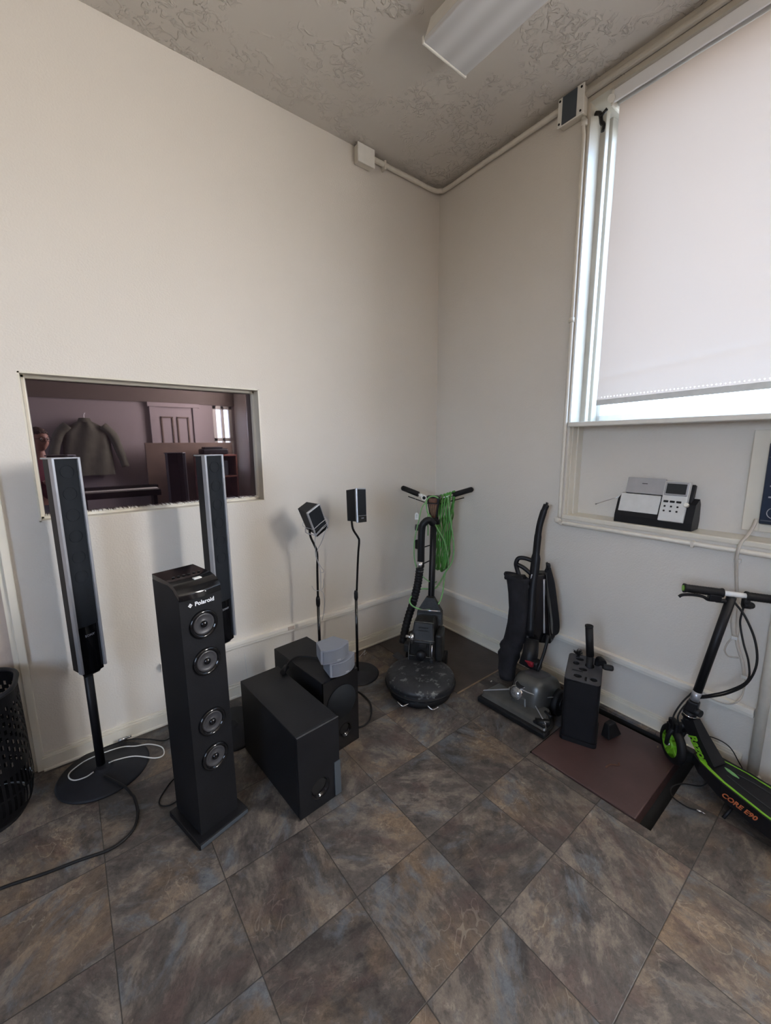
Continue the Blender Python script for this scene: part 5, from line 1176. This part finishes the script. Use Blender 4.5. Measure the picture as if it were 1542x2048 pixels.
# ================================================================== behind the camera (seen mirrored in the dark pane)
t = thing('partition_panel', 'brown partition panel standing before the rear wall', 'partition', (-.80, -3.80, 0))
b = MB(); b.box((-1.36, -3.82, .03), (-.24, -3.78, 1.445), bevel=.004); wpart(b, 'panel', M_brownp, t)
for x in (-1.25, -.35):
    b = MB(); b.box((x - .03, -3.95, 0), (x + .03, -3.65, .03), bevel=.004); wpart(b, 'foot', M_blackmat, t)
t = thing('jacket', 'khaki jacket hanging on the rear wall', 'jacket', (-1.96, YB + .05, 1.03))
def jfn(u, v):
    z = 1.05 + .66 * v; hw = .235 + .02 * (1 - v) if v < .80 else .235 - .16 * ((v - .80) / .20) ** 1.3
    a = 2 * PI * u; return (-1.96 + hw * math.cos(a), YB + .085 + (.060 + .012 * math.sin(7 * a + 5 * v)) * math.sin(a), z)
b = MB(); b.grid(jfn, 40, 24); wpart(b, 'body', M_khaki, t)
for s_ in (-1, 1):
    b = MB(); b.tube([(-1.96 + s_ * .17, YB + .08, 1.655), (-1.96 + s_ * .27, YB + .085, 1.54), (-1.96 + s_ * .33, YB + .09, 1.34), (-1.96 + s_ * .375, YB + .10, 1.14)], [.075, .070, .062, .055], n=18, smooth=6, rx=.8); wpart(b, 'sleeve', M_khaki, t)
b = MB(); b.lathe([(.075, 0), (.062, .035), (.055, .05)], n=24, X=T(-1.96, YB + .085, 1.70), cap0=False, cap1=False); wpart(b, 'collar', M_khaki, t)
b = MB(); b.tube([(-1.96, YB + .085, 1.74), (-1.96, YB + .085, 1.79), (-1.945, YB + .07, 1.815), (-1.95, YB + .03, 1.80)], .003, n=8, smooth=5); wpart(b, 'hanger_hook', M_steel, t)
t = thing('digital_piano', 'black digital piano with a row of keys behind the camera', 'piano', (-1.72, -3.20, 0))
b = MB(); b.box((-2.12, -3.34, .83), (-1.34, -3.06, .90), bevel=.008); b.box((-2.12, -3.36, .90), (-1.34, -3.22, .945), bevel=.006); wpart(b, 'case', M_blackgloss, t)
for k in range(30):
    b = MB(); x = -2.09 + k * .0243; b.box((x, -3.215, .90), (x + .0228, -3.07, .915), bevel=.001, seg=1); wpart(b, 'white_key', M_white, t)
for x in (-2.08, -1.40):
    b = MB(); b.box((x - .02, -3.30, 0), (x + .02, -3.10, .83), bevel=.004); wpart(b, 'leg', M_blackmat, t)
t = thing('bookcase', 'low red-brown bookcase with papers near the rear window', 'bookcase', (-.55, -3.55, 0))
b = MB()
for lo, hi in (((-.80, -3.72, 0), (-.78, -3.42, 1.28)), ((-.32, -3.72, 0), (-.30, -3.42, 1.28)), ((-.80, -3.72, 0), (-.30, -3.70, 1.28))): b.box(lo, hi)
wpart(b, 'frame', M_redshelf, t)
for z in (.05, .35, .66, .97, 1.26):
    b = MB(); b.box((-.80, -3.72, z), (-.30, -3.41, z + .02)); wpart(b, 'shelf', M_redshelf, t)
for x, w_, h_, m, lab in ((-.74, .09, .24, M_paper, 'white file box in the red-brown bookcase'), (-.62, .07, .22, M_khaki, 'olive binder in the red-brown bookcase'), (-.52, .10, .20, M_bluegrey, 'blue-grey file box in the red-brown bookcase')):
    b = MB(); b.box((x, -3.66, .993), (x + w_, -3.46, .993 + h_), bevel=.002, seg=1)
    one(b, 'file_box', m, lab, 'file box')
b = MB(); b.box((-.74, -3.68, 1.282), (-.40, -3.45, 1.36), bevel=.02); b.box((-.70, -3.66, 1.36), (-.46, -3.50, 1.385), bevel=.008)
one(b, 'printer', M_blackmat, 'black printer on top of the red-brown bookcase', 'printer')

# photographer standing behind the camera, seen only in the dark pane
def skin_mesh(verts, edges, radii, root=0, sub=2):
    me = bpy.data.meshes.new('skin'); me.from_pydata(verts, edges, [])
    o = bpy.data.objects.new('skin', me); C.objects.link(o)
    md = o.modifiers.new('s', 'SKIN'); md.use_smooth_shade = True; ms = o.modifiers.new('u', 'SUBSURF'); ms.levels = sub; ms.render_levels = sub
    for i, r in enumerate(radii):
        me.skin_vertices[0].data[i].radius = (r, r) if not isinstance(r, tuple) else r
        me.skin_vertices[0].data[i].use_root = (i == root)
    dg = bpy.context.evaluated_depsgraph_get(); dg.update()
    out = bpy.data.meshes.new_from_object(o.evaluated_get(dg)); bpy.data.objects.remove(o); bpy.data.meshes.remove(me)
    return out
t = thing('person', 'person in a maroon shirt and glasses standing behind the camera, phone in both hands', 'person', (-2.395, -2.80, 0), R(-35))
V = []; E_ = []; RA = []
def jn(p, r, parent=None):
    V.append(p); RA.append(r)
    if parent is not None: E_.append((parent, len(V) - 1))
    return len(V) - 1
pel = jn((0, 0, .86), (.125, .105)); wa = jn((0, .005, .99), (.115, .09), pel); ch = jn((0, .0, 1.17), (.14, .10), wa); nb = jn((0, -.01, 1.28), .075, ch); nk = jn((0, .0, 1.345), .048, nb); jn((0, .008, 1.39), .050, nk)
for s_ in (-1, 1):
    hp = jn((s_ * .085, 0, .80), .085, pel); kn = jn((s_ * .10, .015, .44), .055, hp); ca = jn((s_ * .10, -.01, .30), .050, kn); an = jn((s_ * .105, -.02, .08), .036, ca); to = jn((s_ * .11, .06, .035), .034, an); jn((s_ * .115, .13, .028), .028, to)
    sh = jn((s_ * .155, -.005, 1.235), .052, ch); el = jn((s_ * .215, .06, .99), .038, sh); fo = jn((s_ * .17, .16, 1.03), .036, el); wr_ = jn((s_ * .105, .25, 1.10), .024, fo)
    pa = jn((s_ * .085, .285, 1.125), (.026, .018), wr_)
    for q, (dx, dz, L_) in enumerate(((.014, .034, .058), (.012, .016, .064), (.010, .0, .060), (.006, -.016, .050))):
        k1 = jn((s_ * (.085 + dx * .4), .310, 1.125 + dz), .0085, pa); k2 = jn((s_ * (.078 + dx * .2), .310 + L_ * .45, 1.128 + dz), .0078, k1); jn((s_ * (.050), .310 + L_ * .55, 1.130 + dz), .0068, k2)
    k1 = jn((s_ * .066, .285, 1.155), .0095, pa); jn((s_ * .052, .300, 1.185), .0080, k1)
me = skin_mesh(V, E_, RA, pel)
bm_ = bmesh.new(); bm_.from_mesh(me); bpy.data.meshes.remove(me)
# head: shaped shell with brow, nose, chin, ears on the same body mesh
hm = bmesh.new(); bmesh.ops.create_uvsphere(hm, u_segments=32, v_segments=24, radius=1)
for v in hm.verts:
    x, y, z = v.co; f = max(0, y)
    sx_ = .074 * (1 - .22 * max(0, -z) ** 1.5); sy_ = .092; X_ = x * sx_; Y_ = y * sy_; Z_ = z * .112
    nose = math.exp(-((x) / .16) ** 2 - ((z + .12) / .20) ** 2) * f; Y_ += .022 * nose
    eye = (math.exp(-((abs(x) - .38) / .15) ** 2 - ((z - .06) / .10) ** 2)) * f; Y_ -= .009 * eye
    mouth = math.exp(-(x / .3) ** 2 - ((z + .48) / .05) ** 2) * f; Y_ -= .004 * mouth
    lip = math.exp(-(x / .26) ** 2 - ((abs(z + .48) - .07) / .04) ** 2) * f; Y_ += .004 * lip
    chin = math.exp(-(x / .3) ** 2 - ((z + .82) / .16) ** 2) * f; Y_ += .012 * chin
    v.co = (X_, Y_ + .018, Z_ + 1.475)
for f in hm.faces: f.smooth = True
for s_ in (-1, 1):
    q = bmesh.ops.create_uvsphere(hm, u_segments=12, v_segments=8, radius=1)['verts']
    for v in q: v.co = Vector((v.co.x * .010, v.co.y * .018, v.co.z * .030)) + Vector((s_ * .076, .004, 1.472))
tmp = bpy.data.meshes.new('tmp'); hm.to_mesh(tmp); hm.free(); bm_.from_mesh(tmp); bpy.data.meshes.remove(tmp)
mm = MB(); mm.bm.free(); mm.bm = bm_; mm.build('body', M_skin, t, fix=False)
def skin_part(name, m, J, root=0):
    V2 = [j[0] for j in J]; E2 = [(j[2], i) for i, j in enumerate(J) if j[2] is not None]
    me = skin_mesh(V2, E2, [j[1] for j in J], root); me.materials.clear(); me.materials.append(m)
    o = bpy.data.objects.new(name, me); C.objects.link(o); o.parent = t; return o
J = [((0, 0, .86), (.140, .118), None), ((0, .005, .99), (.132, .105), 0), ((0, 0, 1.17), (.155, .115), 1), ((0, -.008, 1.275), (.085, .08), 2)]
for s_ in (-1, 1):
    n0 = len(J); J += [((s_ * .155, -.005, 1.235), .064, 2), ((s_ * .215, .06, .99), .052, n0), ((s_ * .175, .155, 1.025), .048, n0 + 1), ((s_ * .125, .225, 1.08), .040, n0 + 2)]
skin_part('shirt', M_maroonshirt, J)
J = [((0, 0, .86), (.136, .115), None)]
for s_ in (-1, 1):
    n0 = len(J); J += [((s_ * .085, 0, .79), .100, 0), ((s_ * .10, .015, .44), .072, n0), ((s_ * .10, -.01, .30), .066, n0 + 1), ((s_ * .105, -.02, .09), .055, n0 + 2)]
skin_part('trousers', M_jeans, J)
for s_ in (-1, 1):
    b = MB(); b.box((s_ * .112 - .045, -.065, 0), (s_ * .112 + .045, .185, .065), bevel=.026, seg=3); b.build('shoe', M_rubber, t)
def hairfn(u, v):
    a = 2 * PI * u; c = PI / 2 * (1 - v) ; rr = .0065 * noise.noise(Vector((math.cos(a) * 6, math.sin(a) * 6, v * 6)))
    back = (1 - math.sin(a)) / 2; low = -.05 - .60 * back
    zz = 1 - (1 - low * .9) * (1 - v) ** .0 if False else 1 + (low - 1) * v
    zz = max(-1, zz); q = math.sqrt(max(0, 1 - min(1, zz * zz))) if zz > 0 else 1.0
    if v > .5 and math.sin(a) > .35: zz = max(zz, .55 + .2 * (math.sin(a) - .35)); q = math.sqrt(max(0, 1 - zz * zz))
    return ((.083 + rr) * q * math.cos(a), (.100 + rr) * q * math.sin(a) + .012, zz * .122 + rr + 1.477)
b = MB(); b.grid(hairfn, 40, 16); b.build('hair', M_hair, t)
for s_ in (-1, 1):
    b = MB(); b.sphere((s_ * .028, .096, 1.482), .0115, n=14); b.build('eye', M_white, t)
    b = MB(); b.sphere((s_ * .028, .104, 1.482), .0055, n=10); b.build('pupil', M_rubber, t)
b = MB()
for s_ in (-1, 1):
    b.torus(.023, .0022, X=T(s_ * .030, .118, 1.480) @ FACE, n=24, m=6); b.tube([(s_ * .053, .116, 1.484), (s_ * .078, .07, 1.484), (s_ * .082, .0, 1.478)], .0018, n=6)
b.tube([(-.008, .120, 1.484), (.008, .120, 1.484)], .0020, n=6); b.build('glasses_frame', M_rubber, t)
b = MB(); b.box((-.040, -.004, -.078), (.040, .004, .078), bevel=.004, X=T(0, .335, 1.135)); X = Matrix.Translation((-2.395, -2.80, 0)) @ Matrix.Rotation(R(-35), 4, 'Z')
one(b, 'phone', M_blackgloss, 'black phone held up by the person in the maroon shirt', 'phone', X=X)
